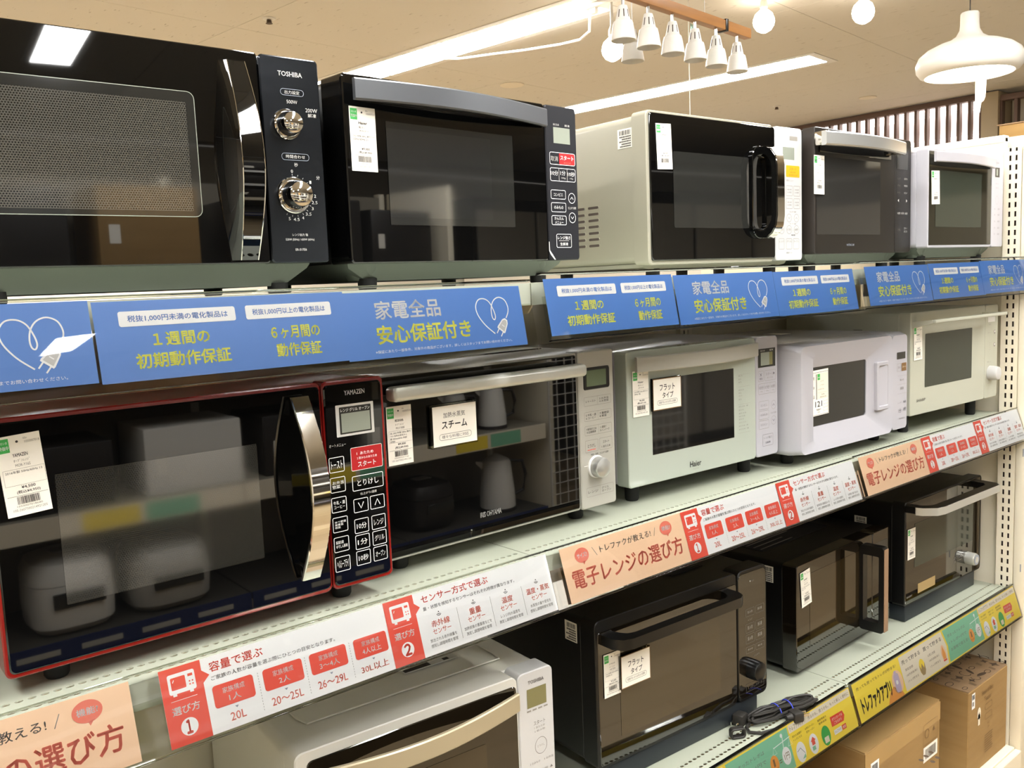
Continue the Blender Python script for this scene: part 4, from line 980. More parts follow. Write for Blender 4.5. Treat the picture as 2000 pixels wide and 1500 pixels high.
p.text('解凍', 383, 105, 400, 111, 'ink_grey', 1); p.text('オーブン', 408, 105, 428, 111, 'ink_grey', 1); p.build('panel_lettering', t)
bb = B().m('print_silver'); bb.box(.235, .125, z+H-.0016, .335, .250, z+H-.0008); bb.m('ink_grey')
rg = random.Random(4)
for r_ in range(14):
    u = .24
    while u < .325:
        d = rg.uniform(.004, .014); bb.box(u, .145+r_*.0068, z+H-.0010, min(u+d, .328), .1475+r_*.0068, z+H-.0006); u += d+.003
bb.m('ink'); bb.box(.238, .127, z+H-.0010, .285, .140, z+H-.0004); bb.box(.31, .128, z+H-.0010, .320, .136, z+H-.0004)
bb.build('top_label', t, smooth=0)

# --- 12: large black oven with deep bar handle
t, z = mw('microwave_oven', .2449, .1708, S3, .5735, -.0540, 'large black oven with bronze glass, deep black bar handle and black knob', .96)
W, H = .5028, .2891
case(t, 'black_satin', W, H-.004, z, .040, .345, r=.016)
B().m('black_satin').slab(rr(0, z, .4035, z+H, .012), .001, .04).build('door_frame', t)
B().m('bronze_glass').slab(rr(.006, z+.006, .4020, z+H-.022, .006), 0, .02).build('door', t)
p = Pm(-.0003, z); p.rect(60, 50, 347, 214, 'bronze_window', 1, 2); p.build('door_window', t)
hb = B().m('black_plastic'); z1, z2 = z+.242, z+.262
out = [(.016, 0), (.016, -.028), (.028, -.046), (.048, -.052), (.352, -.052), (.368, -.044), (.376, -.028), (.376, 0)]; inn = [(.044, 0), (.048, -.014), (.056, -.026), (.070, -.031), (.330, -.031), (.342, -.026), (.350, -.014), (.354, 0)]
hb.loft([[(a[0], a[1], z1), (a[0], a[1], z2), (b_[0], b_[1], z2), (b_[0], b_[1], z1)] for a, b_ in zip(out, inn)]); hb.build('handle', t, smooth=40)
B().m('black_satin').slab(rr(.4055, z, W, z+H, .014), 0, .04).build('panel_frame', t)
B().m('bronze_glass').slab(rr(.4065, z+.006, W-.003, z+H-.006, .012), -.0006, .02).build('control_panel', t)
p = Pm(-.0010, z); g_ = 'ink_grey'
p.poly(circ(446, 262, 1.8, 10), 'print_silver', 1); p.text('eco', 450, 260, 458, 263.5, g_, 1)
for (za, zb) in ((186, 203), (150, 170), (126, 146), (104, 119)):
    p.frame(430, za, 459, zb, g_, 1, .5, 2); p.frame(463, za, 492, zb, g_, 1, .5, 2); p.text('飲み物', 436, za+6, 453, zb-5, 'ink_light', 1); p.text('解凍', 470, za+6, 485, zb-5, 'ink_light', 1)
p.text('レンジ', 438, 176, 452, 180, 'ink_light', 1); p.text('仕上がり', 455, 92, 475, 96, g_, 1); p.frame(430, 18, 490, 36, g_, 1, .5, 2); p.text('とりけし スタート', 436, 24, 484, 30, g_, 1); p.build('panel_lettering', t)
knob(t, 'black_plastic', .450, z+.066, .0215, 0, .026, taper=.95)
B().m('tray_steel').box(.012, .004, .0004, W-.03, .02, z-.0005, bev=.002).build('drip_tray', t)
sticker(t, 0, .050, z+.235, .034, .038, 7)
bb = B().m('black_satin')
for k in range(7): bb.box(.30, .09+k*.009, z+H-.0045, .40, .094+k*.009, z+H-.0028)
bb.m('dark_slate'); bb.box(.25, .17, z+H-.0045, .44, .25, z+H-.0032); bb.build('top_label', t, smooth=0)

# --- 13: black oven with tall copper edged handle
t, z = mw('microwave_oven', .8683, .1459, S3, .5723, .0173, 'black microwave with a tall square loop handle edged in copper', .985)
W, H = .4458, .2515
case(t, 'black_satin', W, H, z, .036, .330, r=.014, feet=False)
for xx in (.05, W-.05):
    for yy in (.07, .30): B().m('rubber').lathe([(.012, z+.003), (.011, .0005)], (xx, yy, 0), n=12).build('foot', t)
B().m('bronze_glass').slab(rr(0, z, .352, z+H, .006), 0, .036).build('door', t)
p = Pm(-.0003, z); p.rect(56, 48, 300, 222, 'bronze_window', 1, 1); p.build('door_window', t)
hb = B().m('black_plastic')
f_ = [(-.004, z+.030), (-.060, z+.030), (-.060, z+.236), (-.004, z+.236)]
def loopY(pts_, r, n=4):
    return [(a, c) for a, c in rr(pts_[0], pts_[1], pts_[2], pts_[3], r, n)]
lo, li = loopY((-.062, z+.024, -.0005, z+.240), .008), loopY((-.050, z+.048, -.010, z+.216), .003)
n = len(lo)
hb.loft([[(.286, y, q) for y, q in lo], [(.308, y, q) for y, q in lo], [(.308, y, q) for y, q in li], [(.286, y, q) for y, q in li]], closed=True); hb.build('handle', t, smooth=40)
hb = B().m('copper'); hb.box(.287, -.0645, z+.028, .307, -.0621, z+.236, bev=.0008, seg=1); hb.build('handle_trim', t)
B().m('bronze_glass').slab(rr(.354, z, W, z+H, .010), 0, .036).build('control_panel', t)
p = Pm(-.0003, z); p.frame(365, 30, 435, 60, g_, 1, .5, 2); p.text('レンジ スタート', 370, 40, 430, 48, g_, 1); p.rect(368, 190, 432, 222, 'lcd_dark', 1); p.build('panel_lettering', t)
sticker(t, 0, .060, z+.200, .042, .038, 9)
bb = B().m('dark_slate'); bb.box(.05, .12, z+H-.0016, .35, .30, z+H-.0004); bb.m('ink_grey')
for k in range(8): bb.box(.06, .13+k*.02, z+H-.0006, .06+.24*rg.uniform(.5, 1), .134+k*.02, z+H-.0001)
bb.build('top_label', t, smooth=0)

# --- 14: black oven with silver edged bar and silver knob
t, z = mw('microwave_oven', 1.4193, .1643, S3, .5725, -.0178, 'black oven with silver-edged bar handle and silver knob, bottom shelf right end', .955)
W, H = .4609, .2886
case(t, 'black_satin', W-.004, H-.004, z, .036, .345, r=.014, feet=False)
B().m('tray_steel').box(.010, .004, .0006, W-.03, .32, z-.001, bev=.003).build('base_tray', t)
B().m('black_satin').slab(rr(0, z, W, z+H, .010), .001, .036).build('door_frame', t)
B().m('bronze_glass').slab(rr(.004, z+.004, W-.004, z+H-.004, .006), 0, .02).build('door', t)
K = 1.
p = Pm(-.0003, z); p.rect(52*K, 100, 405*K, 222, 'window_green', 1, 1); p.rect(72*K, 22, 172*K, 49, 'sign_brown', 1); p.text('SHARP', 10, 22, 40, 27, 'ink_light', 1)
p.text('あたため\nスタート', 282*K, 55, 355*K, 75, 'ink_grey', 1); p.build('door_window', t)
hb = B().m('black_plastic'); z1, z2 = z+.262, z+.282
out = [(-.002, 0), (.002, -.045), (.028, -.072), (.055, -.078), (.388, -.078), (.412, -.060), (.420, 0)]; inn = [(.028, 0), (.030, -.030), (.042, -.044), (.062, -.050), (.366, -.050), (.384, -.038), (.390, 0)]
hb.loft([[(a[0], a[1], z1+.002), (a[0], a[1], z2), (b_[0], b_[1], z2), (b_[0], b_[1], z1+.002)] for a, b_ in zip(out, inn)]); hb.build('handle', t, smooth=30)
hb = B().m('satin_silver'); o2 = [(-.004, -.030), (.001, -.047), (.027, -.074), (.055, -.0805), (.389, -.0805), (.414, -.061)]
hb.loft([[(a[0], a[1], z1), (a[0], a[1], z2+.0005), (a[0]+.001, a[1]+.0018, z2+.0005), (a[0]+.001, a[1]+.0018, z1)] for a in o2]); hb.build('handle_trim', t, smooth=30)
knob(t, 'satin_silver', .370, z+.054, .0190, 0, .028, skirt=('black_plastic', .017), taper=.96, face='print_grey')
sticker(t, 0, .110, z+.195, .036, .036, 11)

# second level of parts: what sits on the door, the panel or the body belongs to it
for o in [q for q in SC.objects if q.get('category') == 'microwave']:
    ch = list(o.children); by = {}
    for c in ch: by.setdefault(c.name.split('.')[0], c)
    for c in ch:
        n_ = c.name.split('.')[0]
        if n_.startswith('handle') or n_ in ('door_window', 'door_lettering', 'grip', 'grip_recess'): host = by.get('door')
        elif n_ in ('panel_lettering', 'knob', 'dial', 'display', 'display_frame'): host = by.get('control_panel') or by.get('door')
        elif n_ in ('vent_slot', 'top_label', 'top_rib', 'barcode_sticker', 'flank_label'): host = by.get('body')
        else: host = None
        if host is not None and host is not c: c.parent = host
# ------------------------------------------------------------------ price tags and feature cards
ROOTS = {o['label']: o for o in SC.objects if o.get('category') == 'microwave'}
MWS = [o for o in SC.objects if o.get('category') == 'microwave']
MWS.sort(key=lambda o: (o.name != 'microwave_oven', o.name))
def on_front(k, x, z, y=-.0015):
    """point on the front of oven k; z measured above the ovens's own base line"""
    o = MWS[k]; s = o.scale[0]; c, sn = math.cos(o.rotation_euler[2]), math.sin(o.rotation_euler[2])
    lx, ly = x*s, y*s
    return (o.location.x + lx*c - ly*sn, o.location.y + lx*sn + ly*c, BASE[k] + z*s), o.rotation_euler[2], s
BASE = {0: 1.4866+(1.5243-1.4866)*.985, 1: 1.5210, 2: 1.4866+(1.5110-1.4866)*.97, 3: 1.4866+(1.5230-1.4866)*.97, 4: 1.4866+(1.5321-1.4866)*.958,
        5: 1.0995, 6: 1.0987, 7: 1.4866+(1.1027-1.4866)*.985, 8: 1.4866+(1.1062-1.4866)*1.015, 9: 1.4866+(1.1113-1.4866)*.975, 10: .592,
        11: 1.4866+(.5735-1.4866)*.96, 12: 1.4866+(.5723-1.4866)*.985, 13: 1.4866+(.5725-1.4866)*.955}
def price_tag(k, x0, z0, rot, label, maker, kind, model, spec, price, tax, code, seed, y=-.0018):
    """hanging card 42 x 84 mm; x0, z0: its lower left corner"""
    (px, py, pz), rz, s = on_front(k, x0*.001, z0*.001, y)
    t = thing('price_tag', label, 'price tag', (px, py, pz), rz, 'price tags on the microwaves')
    t.rotation_euler = (0, rot, rz)
    s_ = s; t.scale = (s_, s_, s_)
    B().m('paper').box(0, 0, 0, .042, .00035, .084).build('card', t, smooth=0)
    p = P(-.0001, .00012); p.T = lambda a, b: (a*.001, b*.001)
    p.rect(1.5, 67, 12.5, 81.5, 'print_green', 1); p.text('ただいま', 3, 76, 11, 78.5, 'print_white', 2); p.text('特価中', 2.5, 70, 11.7, 74, 'print_white', 2, .01)
    p.poly(circ(20, 77, 1.3, 12), 'ink', 1); p.text('05r', 26, 78.5, 30, 80.5, 'ink_light', 1); p.text('1050007018', 27, 74.5, 41, 77, 'ink_light', 1)
    p.text(maker, 14, 61.5, 28, 65, 'ink', 1, .01); p.text(kind, 14, 56, 29, 59, 'ink_grey', 1); p.text(model, 15, 51, 29, 54, 'ink_grey', 1)
    p.frame(2.5, 32, 41.4, 49, 'ink_grey', 1, .22, .1); 
    for i, q in enumerate(spec): p.text(q, 4.5, 44.5-i*4, min(39, 4.5+len(q)*2.0), 47.3-i*4, 'ink', 1)
    p.text(price, 17, 27.5, 30, 31, 'ink', 1, .01); p.text(tax, 12, 22.5, 34, 26.5, 'ink', 1, .008); p.rect(2.5, 20.8, 41, 21.1, 'ink', 1)
    p.barcode(11, 12, 33, 20, 'ink', 1, seed); p.text(code, 10, 9, 34, 11, 'ink_grey', 1); p.text('105-2607300214921205', 6, 5, 38, 7.5, 'ink_grey', 1)
    p.build('print', t); return t
D = [
 (1, 6, 122, .0, 'price tag on the black microwave with silver band handle', 'Haier', '電子ﾚﾝｼﾞ', 'JM-MH20F 18', ('2021年製 50Hz 庫内ﾌﾗｯﾄ', '50Hz/60Hz 25'), '¥9,000', '(税込¥9,900)', '10500070417705', 11),
 (2, 21, 176, -.04, 'price tag on the cream microwave with loop handle', 'YAMADA', 'ｵｰﾌﾞﾝ', 'YMW-16', ('2019年製 50Hz/60Hz', '庫内 16L ｵｰﾌﾞﾝ'), '¥6,000', '(税込¥6,600)', '10500070417712', 12),
 (3, -10, 130, .0, 'price tag at the corner of the dark taupe microwave', '日立', 'ｵｰﾌﾞﾝ', 'MRO-S7', ('2020年製 50Hz/60Hz', '1-20-0'), '¥7,000', '(税込¥7,700)', '10500070417729', 13),
 (4, 17, 109, -.04, 'price tag on the small white microwave, top shelf right end', '東芝', 'ﾚﾝｼﾞ', 'ER-S60', ('2020年製 50Hz/60Hz', '18L'), '¥7,000', '(税込¥7,700)', '10500070417736', 14),
 (5, 15, 168, -.07, 'large price tag reading 4,500 yen on the red-framed microwave', 'YAMAZEN', 'ｵｰﾌﾞﾝﾚﾝｼﾞ', 'MOR-Y16S', ('2016年製 50Hz/60Hz 13',), '¥4,500', '(税込¥4,950)', '1050007018680', 15),
 (6, 15, 138, .0, 'price tag under the thick straight bar handle, silver microwave', 'IRIS OHYAMA', 'ｵｰﾌﾞﾝﾚﾝｼﾞ', 'MO-F1808', ('18L 2021年製 50Hz 庫内', 'ﾌﾗｯﾄ 加熱水蒸気ｽﾁｰﾑ', '器 50Hz/60Hz 内部', '使用感有'), '¥9,000', '(税込¥9,900)', '10500070417743', 16),
 (7, 13, 131, .0, 'price tag on the white microwave with curved band handle, middle shelf', 'Haier', '電子ﾚﾝｼﾞ', 'JM-FH18', ('2019年製 50Hz 庫内ﾌﾗｯﾄ', '50Hz 18L'), '¥6,500', '(税込¥7,150)', '10500070417750', 17),
 (9, 14, 140, -.03, 'price tag on the cream-white microwave with thin bar handle', 'SHARP', 'ｵｰﾌﾞﾝ', 'RE-SS8', ('2018年製 50Hz/60Hz', '20L'), '¥8,000', '(税込¥8,800)', '10500070417767', 18),
 (11, 18, 138, .0, 'price tag on the large black oven with deep bar handle', 'ﾊﾟﾅｿﾆｯｸ', 'ｵｰﾌﾞﾝﾚﾝｼﾞ', 'NE-BS6', ('2022年製 50Hz/60Hz', '使用感有 22L'), '¥12,500', '(税込¥13,750)', '10500070417774', 19),
 (12, 20, 149, -.10, 'price tag on the black microwave with copper edged handle', 'SHARP', 'ｵｰﾌﾞﾝ', 'RE-F18', ('2021年製 50Hz/60Hz', '18L ﾌﾗｯﾄ'), '¥9,500', '(税込¥10,450)', '10500070417781', 20),
 (13, 11, 129, .0, 'price tag on the black oven with silver knob', 'SHARP', 'ｵｰﾌﾞﾝ', 'AX-H2', ('2021年製 50Hz/60Hz', '過熱水蒸気'), '¥14,000', '(税込¥15,400)', '10500070417798', 21)]
for k, x0, z0, ro, lab, a, b_, c, sp, pr, tx, code, sd in D:
    price_tag(k, x0, z0, ro, lab, a, b_, c, sp, pr, tx, code, sd, y=-.0045 if k == 3 else -.0018)

def feature_card(k, x0, z0, w_, h, rot, label, lines, pill, border='print_white', y=-.006):
    (px, py, pz), rz, s = on_front(k, x0*.001, z0*.001, y)
    t = thing('feature_card', label, 'card', (px, py, pz), rz, 'small feature cards on the doors'); t.rotation_euler = (0, rot, rz); t.scale = (s, s, s)
    B().m('clear_edge').box(-.0025, -.0006, -.0025, w_*.001+.0025, .0042, h*.001+.0025, bev=.0006, seg=1).build('card_sleeve', t)
    B().m('paper').box(0, -.0012, 0, w_*.001, -.0008, h*.001).build('card', t, smooth=0)
    p = P(-.00125, .00012); p.T = lambda a, b: (a*.001, b*.001)
    for (s_, xa, za, xb, zb, bo) in lines: p.text(s_, xa, za, xb, zb, 'ink', 1, bo)
    p.frame(w_*.13, h*.14, w_*.87, h*.30, 'ink', 1, .5, 4); p.text(pill, w_*.19, h*.18, w_*.81, h*.265, 'ink', 1)
    if border == 'brown':
        p.frame(-1.5, -1.5, w_+1.5, h+1.5, 'print_brown', 0, 1.5, .5)
    p.build('print', t)
feature_card(6, 90, 154, 80, 59, 0, 'white card about steam cooking on the silver microwave door', (('加熱水蒸気', 19, 41, 59, 49, .0), ('スチーム', 16, 25, 62, 36, .015)), '様々な料理に対応')
feature_card(7, 62, 139, 75, 56, 0, 'white flat-type card on the white microwave, middle shelf', (('フラット', 17, 34, 58, 46, .012), ('タイプ', 24, 20, 54, 31, .012)), '段差がないからお手入れ簡単', 'brown')
feature_card(11, 58, 147, 75, 61, 0, 'white flat-type card on the large black oven', (('フラット', 17, 37, 58, 49, .012), ('タイプ', 24, 22, 54, 33, .012)), '段差がないからお手入れ簡単', 'brown')
# the sample sheet hung on the rounded white microwave
(px, py, pz), rz, s = on_front(8, .075, .073, -.001)
t = thing('sample_sheet', 'white sheet numbered 121 with a small price tag, on the rounded white microwave', 'sign', (px, py, pz), rz); t.rotation_euler = (0, -.02, rz)
B().m('paper').box(0, 0, 0, .064, .0005, .099).build('sheet', t, smooth=0)
p = P(-.0001, .00015); p.T = lambda a, b: (a*.001, b*.001)
p.frame(1.5, 1.5, 62.5, 94, 'ink', 1, .7, .2); p.text('121', 12, 19, 38, 31, 'ink', 1, .01)
for i, c in enumerate('見本品'): p.text(c, 4.5, 78-i*20, 10.5, 85-i*20, 'ink', 1)
p.rect(16, 35, 19.2, 90, 'ink_grey', 1); p.rect(19, 35, 60, 91, 'paper_warm', 2); p.rect(21, 77, 31, 90, 'print_green', 3); p.text('特価中', 22, 81, 30, 84, 'print_white', 4)
p.text('ユアサ', 32, 72, 44, 75, 'ink', 3); p.text('ﾚﾝｼﾞ PRE-702', 30, 64, 46, 67, 'ink_grey', 3); p.text('2020年製 50Hz', 22, 55, 46, 58, 'ink_grey', 3); p.text('¥5,000', 36, 43, 47, 46, 'ink', 3); p.text('(税込¥5,500)', 30, 37, 54, 41, 'ink', 3); p.rect(21, 49, 58, 49.3, 'ink_grey', 3)
p.text('商品番号', 16, 11, 34, 15, 'ink', 1); p.text('見本', 20, 5, 30, 9, 'ink_grey', 1); p.rect(42, 3, 42.4, 34, 'ink_grey', 1)
for q in (28, 21, 14, 7): p.text('レンジ', 45, q, 60, q+4, 'ink', 1)
p.build('print', t)

# ------------------------------------------------------------------ cardboard boxes on the deck
def carton(x, y, z0, w_, d, h, rz, label, prints, extra=None, top='cardboard'):
    t = thing('cardboard_box', label, 'box', (x, y, z0), rz, 'cardboard boxes on the deck')
    B().m('cardboard').box(0, 0, 0, w_, d, h, bev=.002, seg=1).build('carton', t)
    for (a, b_) in ((0, d/2-.001), (d/2+.001, d)):
        B().m(top).box(0.001, a+.001, h+.0002, w_-.001, b_-.001, h+.0028, bev=.0006, seg=1).build('lid_flap', t)
    prints(t, w_, d, h); return t
def topP(t, name, h, fn):
    p = P(0, .0002); fn(p); o = p.build(name, t); o.rotation_euler = (-PI/2, 0, 0); o.location = (0, 0, h); return o
def pA(t, w_, d, h):
    B().m('tape').box(-.0006, d/2-.025, h+.0029, w_+.0006, d/2+.025, h+.0033).build('packing_tape', t, smooth=0)
    B().m('tape').box(-.0006, -.0006, h-.05, w_+.0006, 0, h-.002).build('packing_tape', t, smooth=0)
    p = P(-.0008, .0002); p.T = lambda a, b: (a*.001, h+b*.001)
    p.frame(285, -90, 362, -35, 'print_brown', 1, 1, 3); p.oval(305, -62, 12, 'print_brown', 1, 2); p.poly([(335, -66), (350, -66), (342, -54)], 'print_brown', 1)
    p.rect(286, -135, 362, -95, 'paper', 1); p.barcode(296, -128, 354, -102, 'ink', 2, 31)
    p.rect(24, -118, 62, -32, 'print_white', 1); p.barcode(30, -60, 56, -38, 'ink', 2, 32); p.rect(31, -90, 55, -68, 'ink_light', 2); p.text('A-12', 30, -108, 54, -98, 'ink', 2)
    p.text('Smart Oven', 180, -200, 300, -178, 'print_brown', 1); p.text('18L', 220, -240, 260, -218, 'print_brown', 1)
    p.build('print', t)
    def f(q):
        for i in range(5): q.poly([(.06+.012*i+.006*math.cos(a*PI/3), -.10-.02*(i % 2)+.006*math.sin(a*PI/3)) for a in range(6)], 'print_brown_dark', 1)
        q.text('FRAGILE', .20, -.32, .26, -.30, 'print_brown_dark', 1)
    o = P(0, .0002); 
    f(o); me = o.build('top_print', t); me.rotation_euler = (-PI/2, 0, 0); me.location = (0, 0, h+.0031)
    for v in me.data.vertices: v.co.z = -v.co.z*-1
carton(.961, .030, DECK+.0005, .376, .36, .388-DECK-.0035, 0, 'brown taped cardboard box with two barcode labels, bottom deck', pA)
def pB(t, w_, d, h):
    p = P(-.0008, .0002); p.T = lambda a, b: (a*.001, h+b*.001)
    p.rect(18, -52, 38, -8, 'print_white', 1); p.barcode(20, -26, 36, -12, 'ink', 2, 41); p.rect(21, -44, 31, -32, 'ink_light', 2)
    p.poly(circ(66, -78, 11, 20, 17), 'sign_cream', 1); p.rect(60, -112, 72, -80, 'sign_cream', 1); p.text('NEW', 62, -82, 72, -76, 'ink_grey', 2)
    p.text('Steam & Bake', 82, -34, 158, -20, 'print_brown', 1); p.text('Toaster', 100, -56, 146, -42, 'print_brown', 1)
    p.frame(106, -84, 152, -66, 'print_brown', 1, 1.2, 5); p.frame(106, -112, 152, -94, 'print_brown', 1, 1.2, 5)
    p.text('BAKE\n2 slice', 122, -140, 136, -122, 'print_brown', 1)
    for k in range(8): p.rect(106, -158-k*7, 160-3*(k % 3), -156-k*7, 'print_brown', 1)
    p.build('print', t)
    rg = random.Random(9); q = P(0, .0002)
    kinds = 0
    for i in range(9):
        for j in range(9):
            x, z = .02+i*.029+rg.uniform(-.005, .005), .02+j*.038+rg.uniform(-.006, .006); r_ = rg.uniform(.010, .017); a0 = rg.uniform(0, 6); kd = (i*3+j*5) % 5
            if kd == 0: q.oval(x, z, r_, 'print_brown_dark', 1, .0022, r_*.6)
            elif kd == 1: q.poly([(x+r_*math.cos(a0+a*PI/4)*(1 if a % 2 else .45), z+r_*math.sin(a0+a*PI/4)*(1 if a % 2 else .45)) for a in range(8)], 'print_brown_dark', 1)
            elif kd == 2: q.poly([(x+(r_*1.2)*math.cos(a*PI/6)*math.cos(a0)-.4*r_*math.sin(a*PI/6)*math.sin(a0), z+(r_*1.2)*math.cos(a*PI/6)*math.sin(a0)+.4*r_*math.sin(a*PI/6)*math.cos(a0)) for a in range(12)], 'print_brown_dark', 1)
            elif kd == 3:
                for k in range(3): q.line([(x+k*.004, z-r_*.8), (x+k*.004+.004, z+r_*.8)], .0015, 'print_brown_dark', 1)
            else: q.line([(x+r_*math.cos(a*.6+a0), z+r_*math.sin(a*.6+a0)) for a in range(8)], .0025, 'print_brown_dark', 1)
    me = q.build('top_print', t)
    for v in me.data.vertices: y_ = v.co.y; v.co.y = v.co.z; v.co.z = h+.0032-y_
carton(1.508, .030, DECK+.0005, .255, .37, .347-DECK-.0035, 0, 'brown toaster box with printed food sketches on its lid, right end', pB, top='cardboard_flap')
def pC(t, w_, d, h):
    B().m('tape').box(-.0006, d/2-.025, h+.0029, w_+.0006, d/2+.025, h+.0033).build('packing_tape', t, smooth=0)
carton(.42, .03, DECK+.0005, .46, .34, .235, .0, 'low pale-lidded cardboard box left of the taped box, bottom deck', pC, top='cardboard_flap')

# ------------------------------------------------------------------ bundled mains lead on the bottom shelf
t = thing('power_cord', 'black mains lead bundled with two blue elastic bands, on the bottom shelf', 'cord', (.680, .064, S3))
ax = Vector((.150, -.035, 0)).normalized(); px_ = Vector((-ax.y, ax.x, 0))
bb = B().m('cord_black'); rg = random.Random(3)
for k in range(7):
    lo_ = .0045+.0065*(k // 3); off = (-.010, 0, .010)[k % 3]*(1 if k < 6 else .3); pts = []
    L_ = .088+rg.uniform(-.006, .006)
    for i in range(28):
        a = 2*PI*i/28; u = L_*math.cos(a); v = off+.0135*math.sin(a)*(1 if abs(u) > .03 else .55); zz = lo_+.003*math.sin(a*2+k)
        pts.append(ax*u+px_*v+Vector((0, 0, max(.0042, zz+.003))))
    bb.tube(pts, .0031, 7, closed=True)
bb.build('lead_bundle', t)
for u in (-.016, .016):
    pts = [ax*(u+.002*math.cos(a))+px_*(.0185*math.cos(a))+Vector((0, 0, .0135+.0125*math.sin(a))) for a in [2*PI*i/20 for i in range(20)]]
    B().m('elastic_blue').tube(pts, .0013, 6, closed=True).build('elastic_band', t)
pts = [ax*-.085+px_*.0+Vector((0, 0, .006)), ax*-.105+px_*-.010+Vector((0, 0, .005)), ax*-.112+px_*-.028+Vector((0, 0, .0045)), ax*-.095+px_*-.042+Vector((0, 0, .004)), ax*-.06+px_*-.045+Vector((0, 0, .004)), ax*-.03+px_*-.040+Vector((0, 0, .005)), ax*-.012+px_*-.036+Vector((0, 0, .009))]
B().m('cord_black').tube(pts, .0032, 8).build('lead_tail', t)
pb = B().m('cord_black'); pb.box(-.011, -.013, .0008, .013, .013, .022, bev=.004, seg=2); pb.lathe([(.005, 0), (.0075, .004), (.009, .012)], (-.023, 0, .0115), 'x', 12)
pl_ = pb.build('plug', t, loc=tuple(ax*.003+px_*-.036)); pl_.rotation_euler = (0, 0, -.35)
for s_ in (-.006, .006):
    o = B().m('chrome').box(.0132, s_-.0007, .008, .030, s_+.0007, .0145, bev=.0004, seg=1).build('plug_pin', t, loc=tuple(pl_.location)); o.rotation_euler = pl_.rotation_euler
t2 = thing('mains_plug', 'black plug lying against the large black oven', 'plug', (.585, .100, S3+.0), .2)
B().m('cord_black').box(-.014, -.012, .0006, .014, .012, .024, bev=.004).build('plug_body', t2)
for s_ in (-.006, .006): B().m('chrome').box(-.030, s_-.0007, .009, -.0135, s_+.0007, .0155).build('plug_pin', t2)
B().m('cord_black').tube([(.014, 0, .012), (.026, -.003, .010), (.036, -.010, .006), (.044, -.020, .0045)], .0032, 8).build('lead_tail', t2)
t3 = thing('cable_tie_clip', 'black strap clip lying left of the bundled lead', 'clip', (.535, .070, S3), -.5)
bb = B().m('cord_black'); bb.ring(rr(-.016, .001, .016, .022, .006), rr(-.012, .005, .012, .018, .004), -.006, .006); bb.build('clip_loop', t3)

# ------------------------------------------------------------------ hanging lamps
bm_ = thing('lamp_beam', 'orange-brown wooden beam holding six small white lamps', 'beam', (1.25, .862, 2.292), .105)
B().m('wood_orange').box(-.75, -.014, -.012, .575, .014, .020, bev=.002).build('wooden_beam', bm_)
for x in (-.6, .30):
    B().m('lamp_white').tube([(x, 0, .018), (x, 0, CEIL-2.292)], .0012, 6).build('suspension_wire', bm_)
bb = B().m('black_plastic'); bb.box(.405, -.018, -.016, .420, .018, .024, bev=.003); bb.build('clamp', bm_)
def mini_lamp(i, x, label):
    c, s_ = math.cos(.105), math.sin(.105)
    t = thing('pendant_lamp', label, 'lamp', (1.25+x*c, .862+x*s_, 2.279), .105+i*.7, 'small white lamps under the beam')
    bb = B().m('lamp_white')
    prof = [(.0125, -.022), (.0150, -.030), (.0215, -.062), (.0270, -.066), (.0300, -.078), (.0360, -.116), (.0350, -.118), (.0290, -.080), (.0200, -.068)]
    bb.lathe(prof, n=28, cap=True); bb.build('lamp_shade', t)
    B().m('light_metal').lathe([(.0045, -.0002), (.0045, -.022)], n=10).build('stem', t)
    for k in range(8):
        a = 2*PI*k/8; sb = B().m('vent_dark')
        r0, r1 = .0160, .0204; w_ = .0016
        d = Vector((math.cos(a), math.sin(a), 0)); e_ = Vector((-math.sin(a), math.cos(a), 0))
        sb.poly([d*r0-e_*w_+Vector((0, 0, -.034)), d*r0+e_*w_+Vector((0, 0, -.034)), d*r1+e_*w_+Vector((0, 0, -.056)), d*r1-e_*w_+Vector((0, 0, -.056))])
        sb.build('vent_slot', t, smooth=0)
    return t
ords = ('nearest of the six small white lamps, cut by the top edge', 'second small white lamp from the left under the beam', 'third small white lamp from the left under the beam', 'fourth small white lamp under the beam, before a mint paper', 'fifth small white lamp under the beam, below the black clamp', 'rightmost small white lamp, at the end of the beam')
for i, q in enumerate((-.139, -.013, .114, .241, .368, .502)): mini_lamp(i, q, ords[i])
l7 = mini_lamp(6, 0, 'small white lamp half hidden behind the nearest one'); l7.location = (1.31, .99, 2.275); B().m('lamp_white').tube([(0, 0, 0), (0, 0, CEIL-2.275)], .0022, 6).build('cord', l7)
nt_ = thing('paper_note', 'pale mint paper note hanging between the white lamps', 'paper', (1.49, .905, 2.235), .3)
mat('paper_mint', '#bfe6dc', .6)
B().m('paper_mint').box(0, 0, -.03, .045, .0006, .045).build('note_sheet', nt_, smooth=0)
# big pendant
pn = thing('pendant_lamp', 'large white mushroom-shaped pendant lamp with a torn label hanging below', 'lamp', (2.86, .626, 2.293))
prof = [(.030, .165), (.0335, .160), (.034, .120), (.036, .100), (.048, .078), (.075, .060), (.115, .048), (.155, .030), (.182, .008), (.193, -.020), (.190, -.045), (.178, -.062), (.160, -.070)]
B().m('lamp_white').lathe(prof + [(.158, -.066), (.180, -.040), (.184, -.018), (.172, .008), (.14, .030)], n=48).build('lamp_shade', pn, smooth=60)
B().m('lamp_inner_glow').lathe([(.150, -.052), (.02, -.050)], n=32).build('diffuser', pn)
B().m('cord_black').tube([(0, 0, .165), (.002, 0, CEIL-2.293)], .0022, 8).build('cord', pn)
mat('label_white', '#ffffff', .5)
bb = B().m('label_white'); q = [(.026, -.055), (.026, -.195), (.045, -.216), (.050, -.178), (.060, -.170), (.066, -.155), (.070, -.055)]
